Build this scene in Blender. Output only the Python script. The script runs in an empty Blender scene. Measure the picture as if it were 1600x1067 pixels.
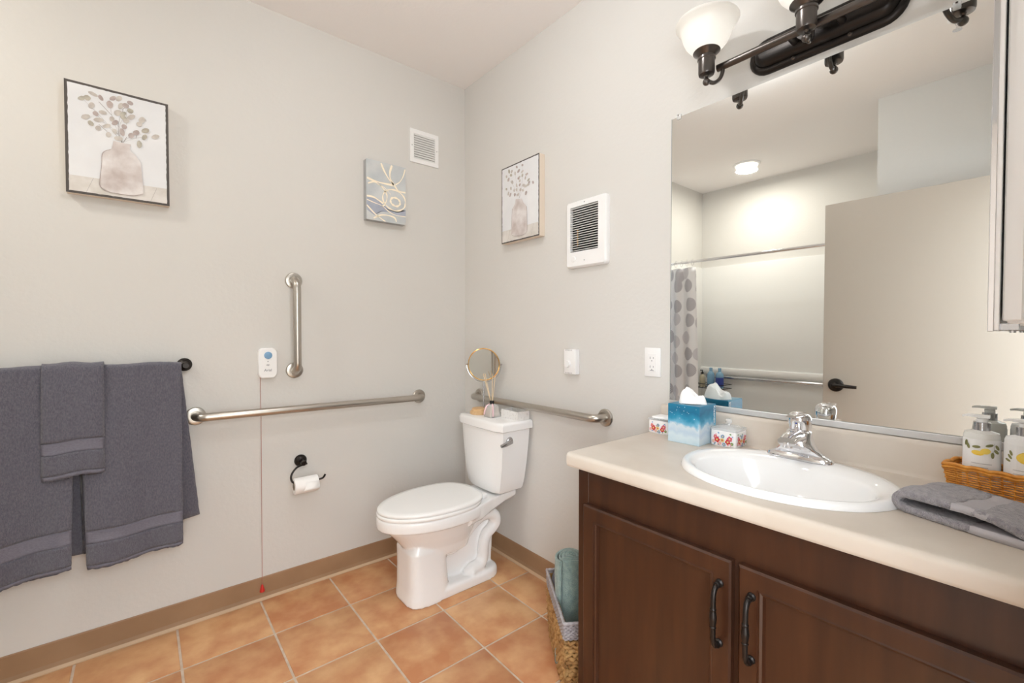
import bpy, bmesh, math, random
from mathutils import Vector, Matrix
# light levels
WORLD = 8.8        # daylight from the next room, through the doorway
P_SHOWER = 14      # shower ceiling light, W
P_CEIL_ADDED = 14.5        # unseen room ceiling light, added for overhead light, W
BULB = 5.2         # vanity bulbs
S = bpy.context.scene
C = S.collection
PI = math.pi
random.seed(7)

# ------------------------------------------------------------------ camera, world, exposure
CAM = Vector((-1.535, -2.315, 1.233))
cd = bpy.data.cameras.new('camera'); co = bpy.data.objects.new('camera', cd); C.objects.link(co)
cd.sensor_width = 36; cd.lens = 36*701/1600; cd.clip_start = .01
yaw = math.atan(850/701); tilt = math.atan(14.5/701)
co.location = CAM
vh = Vector((math.cos(yaw), math.sin(yaw), 0))
co.rotation_euler = (vh*math.cos(tilt) - Vector((0, 0, 1))*math.sin(tilt)).to_track_quat('-Z', 'Y').to_euler()
S.camera = co
S.view_settings.view_transform = 'Standard'; S.view_settings.look = 'None'
S.view_settings.gamma = 1; S.view_settings.use_curve_mapping = False
S.view_settings.exposure = -0.02
w = bpy.data.worlds.new('world'); S.world = w; w.use_nodes = True
w.node_tree.nodes['Background'].inputs[0].default_value = (.885, .945, 1.0, 1)
w.node_tree.nodes['Background'].inputs[1].default_value = WORLD
S.cycles.max_bounces = 12; S.cycles.diffuse_bounces = 6; S.cycles.glossy_bounces = 6; S.cycles.transmission_bounces = 10

# ------------------------------------------------------------------ materials
def lin(c):
    r = []
    for v in c[:3]:
        v /= 255.
        r.append(v/12.92 if v <= .04045 else ((v+.055)/1.055)**2.4)
    return (*r, 1)
M = {}
def mat(name, col, rough=.5, metal=0, col2=None, cscale=5, cstretch=(1,1,1), cdetail=4, cramp=(.35,.65), bump=None, bstretch=(1,1,1),
        objrand=0, trans=0, ior=1.45, sheen=0, coat=0, emit=0, emcol=None, alpha=1, sss=0, spec=None):
    m = bpy.data.materials.new(name); m.use_nodes = True
    nt = m.node_tree; N = nt.nodes; L = nt.links; p = N['Principled BSDF']
    p.inputs['Base Color'].default_value = lin(col); p.inputs['Roughness'].default_value = rough
    p.inputs['Metallic'].default_value = metal; p.inputs['IOR'].default_value = ior
    p.inputs['Transmission Weight'].default_value = trans; p.inputs['Sheen Weight'].default_value = sheen
    p.inputs['Coat Weight'].default_value = coat; p.inputs['Alpha'].default_value = alpha
    if spec is not None: p.inputs['Specular IOR Level'].default_value = spec
    if emit:
        p.inputs['Emission Color'].default_value = lin(emcol or col); p.inputs['Emission Strength'].default_value = emit
    tc = N.new('ShaderNodeTexCoord')
    def noise(scale, stretch, detail):
        mp = N.new('ShaderNodeMapping'); mp.inputs['Scale'].default_value = stretch
        L.new(tc.outputs['Object'], mp.inputs[0])
        if objrand:
            oi = N.new('ShaderNodeObjectInfo'); vm = N.new('ShaderNodeVectorMath'); vm.operation = 'SCALE'
            vm.inputs[0].default_value = (7, 13, 5); L.new(oi.outputs['Random'], vm.inputs['Scale']); L.new(vm.outputs[0], mp.inputs['Location'])
        n = N.new('ShaderNodeTexNoise'); n.inputs['Scale'].default_value = scale; n.inputs['Detail'].default_value = detail
        L.new(mp.outputs[0], n.inputs['Vector']); return n
    if col2:
        n = noise(cscale, cstretch, cdetail); r = N.new('ShaderNodeValToRGB')
        r.color_ramp.elements[0].position = cramp[0]; r.color_ramp.elements[0].color = lin(col)
        r.color_ramp.elements[1].position = cramp[1]; r.color_ramp.elements[1].color = lin(col2)
        if objrand:
            oi = N.new('ShaderNodeObjectInfo'); ma = N.new('ShaderNodeMath'); ma.operation = 'MULTIPLY_ADD'
            ma.inputs[1].default_value = objrand; L.new(oi.outputs['Random'], ma.inputs[0])
            sb = N.new('ShaderNodeMath'); sb.operation = 'SUBTRACT'; sb.inputs[1].default_value = objrand/2
            L.new(n.outputs['Fac'], sb.inputs[0]); L.new(sb.outputs[0], ma.inputs[2]); L.new(ma.outputs[0], r.inputs[0])
        else: L.new(n.outputs['Fac'], r.inputs[0])
        L.new(r.outputs[0], p.inputs['Base Color'])
    if bump:
        n = noise(bump[0], bstretch, 3); b = N.new('ShaderNodeBump'); b.inputs['Strength'].default_value = bump[1]
        b.inputs['Distance'].default_value = bump[2]; L.new(n.outputs['Fac'], b.inputs['Height']); L.new(b.outputs[0], p.inputs['Normal'])
    M[name] = m; return m

mat('wall_paint', (214,212,208), .7, bump=(55, .22, .004), spec=.3)
mat('ceiling_paint', (244,241,240), .85, bump=(70, .2, .003), spec=.2)
mat('baseboard_vinyl', (160,128,98), .5, col2=(150,119,90), cscale=6)
mat('baseboard_toe', (196,168,138), .5)
mat('tile_clay', (184,124,84), .42, col2=(216,172,126), cscale=9, cdetail=8, cramp=(.30,.72), objrand=.26, bump=(16, .12, .004))
mat('grout', (206,190,174), .85, col2=(192,172,152), cscale=30)
mat('door_paint', (178,168,157), .5, bump=(60, .1, .002))
mat('surround_white', (232,232,230), .22)
mat('porcelain', (243,243,243), .08, coat=.3)
mat('seat_plastic', (243,243,242), .22)
mat('chrome', (235,235,238), .06, metal=1)
mat('dull_chrome', (190,190,192), .18, metal=1)
mat('steel', (188,182,174), .30, metal=1, bump=(300, .05, .001))
mat('bronze', (50,46,44), .33, metal=.75)
mat('bronze_lamp', (98,93,90), .28, metal=.9)
mat('black_plastic', (26,26,28), .4)
mat('dark_void', (20,20,22), .8)
mat('white_plastic', (240,240,240), .35)
mat('grille_white', (232,232,230), .5)
mat('towel_grey', (110,108,118), .95, col2=(88,87,99), cscale=260, cstretch=(1,1,.45), cdetail=2, cramp=(.3,.7), sheen=.25, bump=(420, .9, .004))
mat('towel_band', (122,120,131), .85, col2=(108,106,119), cscale=160, cstretch=(1,1,3), bump=(500, .3, .002))
mat('towel_band_counter', (178,174,178), .85, bump=(500, .3, .002))
mat('towel_counter', (176,171,176), .95, col2=(136,132,140), cscale=120, cramp=(.3,.7), sheen=.5, bump=(420, 1, .005))
mat('towel_teal', (150,172,164), .95, col2=(116,142,138), cscale=60, cramp=(.3,.7), sheen=.5, bump=(380, 1, .005))
mat('wood_brown', (49,25,13), .33, col2=(68,38,21), cscale=6, cstretch=(1,6,.6), cdetail=6, cramp=(.25,.75), bump=(60, .04, .001), bstretch=(1,1,.05), coat=.15)
mat('wood_side', (49,25,13), .4, col2=(68,38,21), cscale=6, cstretch=(6,1,.6), cdetail=6, cramp=(.25,.75), coat=.1)
mat('laminate', (200,189,176), .38, col2=(212,203,192), cscale=5, cdetail=8, cramp=(.35,.65))
mat('mirror_glass', (236,238,236), .012, metal=1)
mat('mirror_edge', (150,160,158), .2, metal=.4)
mat('shade_glass', (250,249,246), .35)
def shade_mat():
    nt = M['shade_glass'].node_tree; N = nt.nodes; L = nt.links
    tr = N.new('ShaderNodeBsdfTranslucent'); tr.inputs[0].default_value = (.95,.94,.91,1); mx = N.new('ShaderNodeMixShader'); mx.inputs[0].default_value = .5
    L.new(N['Principled BSDF'].outputs[0], mx.inputs[1]); L.new(tr.outputs[0], mx.inputs[2]); L.new(mx.outputs[0], N['Material Output'].inputs[0])
shade_mat()
mat('clear_glass', (250,252,252), .02, trans=1, ior=1.45)
mat('clear_plastic', (244,246,246), .08, alpha=.34)
mat('channel_metal', (208,208,208), .4, metal=.45)
mat('reed_liquid', (222,202,184), .1, alpha=.8)
mat('reed_wood', (226,204,170), .7)
mat('bamboo', (222,186,140), .45, col2=(206,166,118), cscale=8, cstretch=(1,8,8))
mat('gold', (222,180,112), .22, metal=1)
mat('pink_ribbon', (242,206,214), .7)
mat('marble', (232,230,228), .4, col2=(206,202,198), cscale=60, cdetail=6, cramp=(.55,.72))
mat('canvas_side', (226,212,196), .8)
mat('canvas_white', (230,231,233), .7, col2=(222,223,226), cscale=6)
mat('canvas_border', (84,79,76), .7)
mat('vase_wash', (190,178,174), .7, col2=(228,224,223), cscale=15, cdetail=5, cramp=(.32,.66))
mat('ledge_wash', (206,201,194), .7, col2=(222,218,214), cscale=22, cdetail=5)
mat('leaf_a', (182,174,168), .7, col2=(206,200,193), cscale=40)
mat('leaf_b', (160,154,142), .7, col2=(192,187,175), cscale=40)
mat('leaf_c', (168,154,151), .7, col2=(192,180,176), cscale=40)
mat('stem_ink', (170,165,163), .7)
mat('abstract_ground', (206,209,209), .6, col2=(184,190,194), cscale=9, cdetail=5, cramp=(.4,.7))
mat('abstract_blue', (160,166,182), .6, col2=(178,183,195), cscale=14)
mat('abstract_gold', (255,243,220), .45)
mat('abstract_side', (170,172,174), .7)
mat('device_blue', (122,164,200), .4)
mat('ink_grey', (120,120,128), .6)
mat('cord_red', (176,112,102), .7)
mat('pull_red', (196,44,38), .4)
mat('paper', (246,245,244), .9, bump=(200,.2,.001))
mat('card_core', (150,138,124), .9)
mat('tissue', (250,250,250), .9)
mat('wicker', (224,154,62), .5, col2=(190,120,40), cscale=60)
mat('rope_grey', (176,170,172), .9, col2=(150,144,146), cscale=80)
mat('hyacinth', (190,150,96), .8, col2=(146,104,58), cscale=30)
mat('bottle_clear', (244,244,240), .08, alpha=.85)
mat('label_white', (240,240,240), .5)
mat('lemon', (240,196,52), .5, col2=(248,222,110), cscale=30)
mat('leaf_green', (112,112,66), .6, col2=(140,138,92), cscale=60)
mat('print_ink', (190,190,192), .6)
mat('floral_ground', (240,238,238), .35)
mat('floral_red', (222,62,58), .4); mat('floral_pink', (226,96,130), .4); mat('floral_blue', (126,160,200), .4)
mat('floral_green', (110,146,96), .4); mat('floral_yellow', (236,214,140), .4); mat('floral_pale', (236,180,186), .4)
mat('bottle_blue', (150,196,226), .15, trans=.4); mat('bottle_navy', (54,70,150), .3); mat('bottle_amber', (206,196,170), .2, trans=.3)
mat('carpet', (170,158,142), .95, bump=(200,.4,.004))
mat('bulb_white', (255,250,240), .4, emit=3, emcol=(255,248,238))

mat('lamp_bulb', (255,250,240), .4, emit=BULB, emcol=(250,252,255))
def tissue_box_mat():
    m = bpy.data.materials.new('tissue_print'); m.use_nodes = True; nt = m.node_tree; N = nt.nodes; L = nt.links
    p = N['Principled BSDF']; p.inputs['Roughness'].default_value = .4
    tc = N.new('ShaderNodeTexCoord'); sx = N.new('ShaderNodeSeparateXYZ'); L.new(tc.outputs['Object'], sx.inputs[0])
    n = N.new('ShaderNodeTexNoise'); n.inputs['Scale'].default_value = 34; n.inputs['Detail'].default_value = 4; L.new(tc.outputs['Object'], n.inputs['Vector'])
    a = N.new('ShaderNodeMath'); a.operation = 'MULTIPLY_ADD'; a.inputs[1].default_value = .05; L.new(n.outputs['Fac'], a.inputs[0]); L.new(sx.outputs['Z'], a.inputs[2])
    b = N.new('ShaderNodeMath'); b.operation = 'DIVIDE'; b.inputs[1].default_value = .155; L.new(a.outputs[0], b.inputs[0])
    r = N.new('ShaderNodeValToRGB'); e = r.color_ramp.elements
    e[0].position = .12; e[0].color = lin((186,212,226)); e[1].position = .98; e[1].color = lin((22,118,152))
    for pos, c in ((.30,(206,222,230)),(.42,(186,206,222)),(.52,(206,218,226)),(.60,(112,176,206)),(.72,(34,136,172)),(.86,(20,104,140))):
        k = e.new(pos); k.color = lin(c)
    L.new(b.outputs[0], r.inputs[0]); L.new(r.outputs[0], p.inputs['Base Color']); M['tissue_print'] = m
tissue_box_mat()

def curtain_mat():
    m = bpy.data.materials.new('curtain_print'); m.use_nodes = True; nt = m.node_tree; N = nt.nodes; L = nt.links
    p = N['Principled BSDF']; p.inputs['Roughness'].default_value = .8
    tc = N.new('ShaderNodeTexCoord'); v = N.new('ShaderNodeTexVoronoi'); v.voronoi_dimensions = '2D'
    v.inputs['Scale'].default_value = 6.5; v.inputs['Randomness'].default_value = .55; L.new(tc.outputs['UV'], v.inputs['Vector'])
    lt = N.new('ShaderNodeMath'); lt.operation = 'LESS_THAN'; lt.inputs[1].default_value = .40; L.new(v.outputs['Distance'], lt.inputs[0])
    ck = N.new('ShaderNodeTexChecker'); ck.inputs['Scale'].default_value = 110; L.new(tc.outputs['UV'], ck.inputs['Vector'])
    sp = N.new('ShaderNodeSeparateColor'); L.new(v.outputs['Color'], sp.inputs[0])
    gt = N.new('ShaderNodeMath'); gt.operation = 'GREATER_THAN'; gt.inputs[1].default_value = .5; L.new(sp.outputs[0], gt.inputs[0])
    c1 = N.new('ShaderNodeMixRGB'); c1.inputs[1].default_value = lin((208,207,212)); c1.inputs[2].default_value = lin((160,157,163))
    an = N.new('ShaderNodeMath'); an.operation = 'MULTIPLY'; L.new(gt.outputs[0], an.inputs[0]); L.new(ck.outputs['Fac'], an.inputs[1]); L.new(an.outputs[0], c1.inputs[0])
    c2 = N.new('ShaderNodeMixRGB'); c2.inputs[1].default_value = lin((236,236,238)); L.new(c1.outputs[0], c2.inputs[2]); L.new(lt.outputs[0], c2.inputs[0])
    L.new(c2.outputs[0], p.inputs['Base Color']); M['curtain_print'] = m
curtain_mat()

# ------------------------------------------------------------------ mesh helpers
def BM(): return bmesh.new()
def box(bm, lo, hi, bevel=0, seg=2):
    lo = Vector(lo); hi = Vector(hi)
    vs = [bm.verts.new((x, y, z)) for x in (lo.x, hi.x) for y in (lo.y, hi.y) for z in (lo.z, hi.z)]
    fs = [bm.faces.new([vs[i] for i in f]) for f in ((0,1,3,2),(4,6,7,5),(0,4,5,1),(2,3,7,6),(0,2,6,4),(1,5,7,3))]
    if bevel:
        es = list({e for f in fs for e in f.edges})
        bmesh.ops.bevel(bm, geom=es, offset=bevel, segments=seg, profile=.5, affect='EDGES', clamp_overlap=True)
    return bm
def loft(bm, rings, cap=True, closed=True):
    R = [[bm.verts.new(p) for p in r] for r in rings]; n = len(R[0])
    for a, b in zip(R, R[1:]):
        for i in range(n if closed else n-1):
            j = (i+1) % n; bm.faces.new((a[i], a[j], b[j], b[i]))
    if cap and closed:
        bm.faces.new(R[0][::-1]); bm.faces.new(R[-1])
    return R
def frame(d):
    d = Vector(d).normalized(); a = Vector((0,0,1)) if abs(d.z) < .9 else Vector((1,0,0))
    u = d.cross(a).normalized(); return u, d.cross(u).normalized()
def tube(bm, pts, r, n=12, cap=True, smooth_path=0, closed=False):
    pts = [Vector(p) for p in pts]
    rr = list(r) if hasattr(r, '__len__') else [r]*len(pts)
    if smooth_path:
        np_, nr = [], []
        k = len(pts)
        for i in range(k-1):
            p0, p1, p2, p3 = pts[max(i-1,0)], pts[i], pts[i+1], pts[min(i+2,k-1)]
            for s in range(smooth_path):
                t = s/smooth_path
                np_.append(.5*((2*p1)+(p2-p0)*t+(2*p0-5*p1+4*p2-p3)*t*t+(3*p1-p0-3*p2+p3)*t**3)); nr.append(rr[i]*(1-t)+rr[i+1]*t)
        np_.append(pts[-1]); nr.append(rr[-1]); pts, rr = np_, nr
    rings = []; k = len(pts); u = None
    for i, p in enumerate(pts):
        d = (pts[min(i+1,k-1)] - pts[max(i-1,0)])
        if closed: d = pts[(i+1)%k]-pts[i-1]
        d.normalize()
        if u is None: u, v = frame(d)
        else:
            u = (u - d*u.dot(d)).normalized()
        v = d.cross(u)
        rings.append([p + (u*math.cos(2*PI*j/n) + v*math.sin(2*PI*j/n))*rr[i] for j in range(n)])
    if closed:
        rings.append(rings[0]); loft(bm, rings, cap=False)
        bmesh.ops.remove_doubles(bm, verts=bm.verts, dist=1e-6)
    else: loft(bm, rings, cap)
    return bm
def lathe(bm, prof, o, axis=(0,0,1), n=32, cap=True):
    """prof: (radius, height along axis)"""
    o = Vector(o); ax = Vector(axis).normalized(); u, v = frame(ax)
    loft(bm, [[o + ax*h + (u*math.cos(2*PI*j/n) + v*math.sin(2*PI*j/n))*max(r,1e-4) for j in range(n)] for r, h in prof], cap)
    return bm
def sphere(bm, c, r, n=16):
    k = 10
    lathe(bm, [(r*math.sin(PI*i/k), -r*math.cos(PI*i/k)) for i in range(k+1)], c, n=n)
    return bm
def sup(cx, cy, a, b, z, e=2.0, n=48):
    out = []
    for j in range(n):
        t = 2*PI*j/n; c, s = math.cos(t), math.sin(t)
        out.append(Vector((cx + a*abs(c)**(2/e)*(1 if c >= 0 else -1), cy + b*abs(s)**(2/e)*(1 if s >= 0 else -1), z)))
    return out
def rrect(w, h, r, n=5):
    """rounded rectangle outline about the origin"""
    out = []
    for cx, cy, a0 in ((w/2-r,h/2-r,0),(-w/2+r,h/2-r,PI/2),(-w/2+r,-h/2+r,PI),(w/2-r,-h/2+r,1.5*PI)):
        for i in range(n+1):
            a = a0 + PI/2*i/n; out.append((cx+r*math.cos(a), cy+r*math.sin(a)))
    return out
def finish(bm, smooth=None, recalc=True):
    if recalc: bmesh.ops.recalc_face_normals(bm, faces=bm.faces)
    if smooth is not None:
        for f in bm.faces: f.smooth = True
        for e in bm.edges:
            if len(e.link_faces) == 2 and e.calc_face_angle(0) > math.radians(smooth): e.smooth = False
def link(name, me, m, parent=None):
    o = bpy.data.objects.new(name, me); C.objects.link(o)
    if m: me.materials.append(M[m])
    if parent: o.parent = parent
    return o
def origin(o):
    v = Vector((0,0,0))
    while o: v = v + o.location; o = o.parent
    return v
def tag(o, label, cat, group=None, kind=None):
    if label: o['label'] = label
    if cat: o['category'] = cat
    if group: o['group'] = group
    if kind: o['kind'] = kind
    return o
def thing(name, label, cat, loc=(0,0,0), group=None):
    o = bpy.data.objects.new(name, None); C.objects.link(o); o.location = loc; o.empty_display_size = .05
    return tag(o, label, cat, group)
def part(name, bm, m, parent=None, smooth=35, label=None, recalc=True, loc=None):
    """bm is in world coordinates; stored relative to its own or its parent's origin"""
    finish(bm, smooth, recalc)
    off = origin(parent) if parent else Vector((0,0,0))
    if loc is not None: off = off + (Vector(loc) - off)
    bmesh.ops.translate(bm, verts=bm.verts, vec=-off)
    me = bpy.data.meshes.new(name); bm.to_mesh(me); bm.free()
    o = link(name, me, m, parent)
    if loc is not None: o.location = Vector(loc) - (origin(parent) if parent else Vector((0,0,0)))
    if label: o['label'] = label
    return o
def single(name, bm, m, label, cat, loc, group=None, smooth=35, kind=None):
    o = part(name, bm, m, None, smooth, loc=loc); return tag(o, label, cat, group, kind)
def struct(name, bm, m, label=None, smooth=None, cat=None):
    o = part(name, bm, m, None, smooth); o['kind'] = 'structure'
    if label: o['label'] = label
    if cat: o['category'] = cat
    return o
def copy_tree(o, parent=None):
    c = o.copy(); C.objects.link(c); c.parent = parent
    for ch in [x for x in bpy.data.objects if x.parent == o]: copy_tree(ch, c)
    return c
def text_mesh(name, body, size, m, parent, mw, extrude=.0003):
    cu = bpy.data.curves.new(name, 'FONT'); cu.body = body; cu.size = size; cu.align_x = 'CENTER'; cu.align_y = 'CENTER'; cu.extrude = extrude
    t = bpy.data.objects.new(name, cu); C.objects.link(t)
    bpy.context.view_layer.update()
    me = bpy.data.meshes.new_from_object(t.evaluated_get(bpy.context.evaluated_depsgraph_get()))
    bpy.data.objects.remove(t); bpy.data.curves.remove(cu)
    me.transform(mw); me.transform(Matrix.Translation(-origin(parent))); me.materials.clear()
    return link(name, me, m, parent)
def poly(bm, pts, surf, mi=0, rings=1):
    """flat printed shape: fan round its centroid, laid on surf(u, v)"""
    cu = sum(p[0] for p in pts)/len(pts); cv = sum(p[1] for p in pts)/len(pts)
    n = len(pts); c = bm.verts.new(surf(cu, cv)); prev = None
    for q in range(1, rings+1):
        vs = [bm.verts.new(surf(cu+(p[0]-cu)*q/rings, cv+(p[1]-cv)*q/rings)) for p in pts]
        for i in range(n):
            j = (i+1) % n; f = bm.faces.new((c, vs[i], vs[j]) if prev is None else (prev[i], vs[i], vs[j], prev[j])); f.material_index = mi
        prev = vs
def ell(u, v, a, b, rot=0, n=10, jit=0):
    out = []
    for i in range(n):
        t = 2*PI*i/n; k = 1 + random.uniform(-jit, jit); x, y = a*k*math.cos(t), b*k*math.sin(t)
        out.append((u + x*math.cos(rot) - y*math.sin(rot), v + x*math.sin(rot) + y*math.cos(rot)))
    return out
def stroke(bm, pts, wd, surf, mi=0, sm=5, clip=None):
    P = [Vector((*p, 0)) for p in pts]; Q = []
    k = len(P)
    for i in range(k-1):
        p0, p1, p2, p3 = P[max(i-1,0)], P[i], P[i+1], P[min(i+2,k-1)]
        for s in range(sm):
            t = s/sm; Q.append(.5*((2*p1)+(p2-p0)*t+(2*p0-5*p1+4*p2-p3)*t*t+(3*p1-p0-3*p2+p3)*t**3))
    Q.append(P[-1]); L = []
    for i, q in enumerate(Q):
        d = (Q[min(i+1,len(Q)-1)] - Q[max(i-1,0)]).normalized(); nrm = Vector((-d.y, d.x, 0))
        hw = wd*.5*(1 + .3*math.sin(i*.45))
        a, b = q+nrm*hw, q-nrm*hw
        if clip:
            for z in (a, b): z.x = min(max(z.x, clip[0]), clip[1]); z.y = min(max(z.y, clip[2]), clip[3])
        L.append((bm.verts.new(surf(a.x, a.y)), bm.verts.new(surf(b.x, b.y))))
    for (a, b), (c, d) in zip(L, L[1:]):
        try:
            f = bm.faces.new((a, b, d, c)); f.material_index = mi
        except ValueError: pass
def remeshed(name, bm, voxel, smooth_it, m, parent):
    """join overlapping shapes into one continuous surface"""
    finish(bm, None); me = bpy.data.meshes.new(name); bm.to_mesh(me); bm.free()
    o = bpy.data.objects.new(name, me); C.objects.link(o)
    r = o.modifiers.new('r', 'REMESH'); r.mode = 'VOXEL'; r.voxel_size = voxel; r.use_smooth_shade = True
    s = o.modifiers.new('s', 'SMOOTH'); s.factor = .5; s.iterations = smooth_it
    bpy.context.view_layer.update()
    e = bpy.data.meshes.new_from_object(o.evaluated_get(bpy.context.evaluated_depsgraph_get()))
    bpy.data.objects.remove(o); e.materials.clear()
    for p in e.polygons: p.use_smooth = True
    e.transform(Matrix.Translation(-origin(parent)))
    return link(name, e, m, parent)

# outlines of the printed pictures, metres from the lower left corner of each canvas
L1= [(0.046, 0.349), (0.061, 0.355), (0.077, 0.374), (0.098, 0.367), (0.123, 0.35), (0.132, 0.376), (0.149, 0.38), (0.154, 0.354), (0.168, 0.36), (0.182, 0.374), (0.182, 0.344), (0.072, 0.331), (0.083, 0.304), (0.103, 0.314), (0.056, 0.284), (0.069, 0.264), (0.091, 0.283), (0.089, 0.252), (0.113, 0.267), (0.128, 0.297), (0.137, 0.286), (0.146, 0.326), (0.16, 0.325), (0.184, 0.321), (0.162, 0.312), (0.169, 0.302), (0.163, 0.278), (0.157, 0.256), (0.135, 0.253), (0.118, 0.236), (0.146, 0.229), (0.183, 0.25), (0.198, 0.265), (0.216, 0.319), (0.208, 0.301), (0.226, 0.281), (0.223, 0.255), (0.207, 0.223), (0.257, 0.266)]
S1= [[(0.155, 0.216), (0.147, 0.251), (0.148, 0.294), (0.161, 0.342)], [(0.129, 0.31), (0.092, 0.351)], [(0.159, 0.217), (0.17, 0.241)], [(0.197, 0.243), (0.202, 0.272)], [(0.157, 0.34), (0.174, 0.362)], [(0.091, 0.267), (0.114, 0.247)]]
V1= [(0.131, 0.217), (0.13, 0.203), (0.124, 0.182), (0.101, 0.163), (0.097, 0.119), (0.092, 0.065), (0.093, 0.036), (0.115, 0.021), (0.182, 0.02), (0.216, 0.033), (0.217, 0.058), (0.213, 0.102), (0.211, 0.152), (0.196, 0.176), (0.18, 0.191), (0.178, 0.202), (0.182, 0.216), (0.159, 0.215)]
L2= [(0.171, 0.373), (0.127, 0.376), (0.065, 0.37), (0.086, 0.364), (0.114, 0.347), (0.142, 0.352), (0.171, 0.341), (0.044, 0.349), (0.06, 0.329), (0.081, 0.346), (0.091, 0.308), (0.147, 0.319), (0.171, 0.322), (0.205, 0.319), (0.195, 0.303), (0.152, 0.299), (0.127, 0.282), (0.081, 0.278), (0.06, 0.256), (0.076, 0.246), (0.112, 0.238), (0.107, 0.262), (0.137, 0.232), (0.157, 0.253), (0.152, 0.279), (0.181, 0.269), (0.195, 0.262), (0.215, 0.264), (0.224, 0.274), (0.252, 0.266), (0.2, 0.226), (0.176, 0.245), (0.127, 0.26), (0.044, 0.283), (0.142, 0.314), (0.219, 0.287)]
V2= [(0.12, 0.213), (0.117, 0.191), (0.093, 0.17), (0.089, 0.106), (0.086, 0.041), (0.122, 0.024), (0.181, 0.022), (0.208, 0.036), (0.208, 0.108), (0.205, 0.159), (0.181, 0.183), (0.171, 0.205)]
G3= [[(0.075, 0.304), (0.094, 0.264), (0.122, 0.225), (0.151, 0.2), (0.174, 0.177), (0.214, 0.176)], [(0.136, 0.306), (0.125, 0.27), (0.126, 0.234), (0.145, 0.208)], [(0.212, 0.302), (0.201, 0.263), (0.181, 0.228), (0.155, 0.207)], [(-0.002, 0.213), (0.031, 0.205), (0.081, 0.201), (0.145, 0.202)], [(0.004, 0.185), (0.037, 0.198), (0.074, 0.184), (0.103, 0.151), (0.106, 0.122), (0.093, 0.089), (0.077, 0.08)], [(0.214, 0.12), (0.209, 0.099), (0.194, 0.082), (0.173, 0.071), (0.147, 0.068), (0.123, 0.074), (0.102, 0.087), (0.088, 0.105), (0.083, 0.126), (0.088, 0.147), (0.102, 0.164), (0.123, 0.175), (0.148, 0.178), (0.173, 0.173), (0.195, 0.16), (0.209, 0.142), (0.214, 0.12)], [(0.182, 0.114), (0.18, 0.106), (0.174, 0.099), (0.165, 0.094), (0.154, 0.093), (0.144, 0.096), (0.135, 0.101), (0.129, 0.108), (0.127, 0.117), (0.129, 0.125), (0.135, 0.132), (0.144, 0.136), (0.154, 0.137), (0.165, 0.135), (0.174, 0.13), (0.18, 0.122), (0.182, 0.114)], [(-0.003, 0.119), (0.031, 0.119), (0.061, 0.107), (0.086, 0.094)], [(-0.003, 0.101), (0.036, 0.091), (0.08, 0.081), (0.118, 0.057), (0.157, 0.045), (0.214, 0.045)], [(-0.003, 0.072), (0.036, 0.037), (0.073, 0.014), (0.099, 0.0)], [(0.033, 0.01), (0.073, 0.032), (0.118, 0.036), (0.15, 0.029), (0.16, 0.009)], [(0.056, 0.19), (0.093, 0.179), (0.128, 0.15)]]
B3= [(-0.003, 0.116), (0.037, 0.115), (0.08, 0.093), (0.118, 0.069), (0.17, 0.06), (0.215, 0.08), (0.215, 0.046), (0.157, 0.045), (0.118, 0.054), (0.067, 0.049), (0.036, 0.026), (-0.003, 0.048)]

# ------------------------------------------------------------------ the room
H = 2.71; T = .1
YC = -2.37            # wall with the doorway
XS = -2.10            # short wall beside the shower
XB = -3.11; YA = .11; YE = -1.575
def slab(lo, hi): return box(BM(), lo, hi)
struct('wall_back', slab((-2.25, 0, 0), (T, T, H)), 'wall_paint', 'off-white textured wall carrying the towels and the grab bars', cat='wall')
struct('wall_right', slab((0, YC-T, 0), (T, 0, H)), 'wall_paint', 'off-white textured wall behind toilet, mirror and vanity', cat='wall')
bm = BM(); box(bm, (-.92, YC-T, 0), (0, YC, H)); box(bm, (-1.84, YC-T, 2.05), (-.92, YC, H)); box(bm, (XS-T, YC-T, 0), (-1.84, YC, H))
struct('wall_front', bm, 'wall_paint', 'off-white wall with the open doorway', cat='wall')
struct('wall_left', slab((XS-T, YC, 0), (XS, YE, H)), 'wall_paint', 'short off-white wall beside the shower recess behind the door', cat='wall')
struct('wall_shower_back', slab((XB-T, YE-T, 0), (XB, YA+T, H)), 'wall_paint', 'cream wall above the white shower surround', cat='wall')
struct('wall_shower_end', slab((XB, YE-T, 0), (XS-T, YE, H)), 'wall_paint', 'cream end wall of the shower recess', cat='wall')
bm = BM(); box(bm, (XB, YA, 0), (-2.25, YA+T, H))
struct('wall_shower_side', bm, 'wall_paint', 'cream side wall of the shower recess by the curtain', cat='wall')
struct('ceiling', slab((XB-T, YC-T, H), (T, YA+T, H+T)), 'ceiling_paint', 'plain off-white ceiling', cat='ceiling')
fl = struct('floor', slab((XB, YC-T, -.06), (0, YA, -.0025)), 'grout', 'terracotta tile floor with pale grout', cat='floor')
struct('floor_hall', slab((-3.5, YC-T-3.0, -.06), (1.2, YC-T, -.003)), 'carpet', 'beige carpet of the next room beyond the doorway', cat='floor')
struct('wall_hall', slab((-3.5, YC-T-3.1, 0), (1.2, YC-T-3.0, H)), 'wall_paint', 'plain wall of the next room seen through the doorway', cat='wall')
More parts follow.
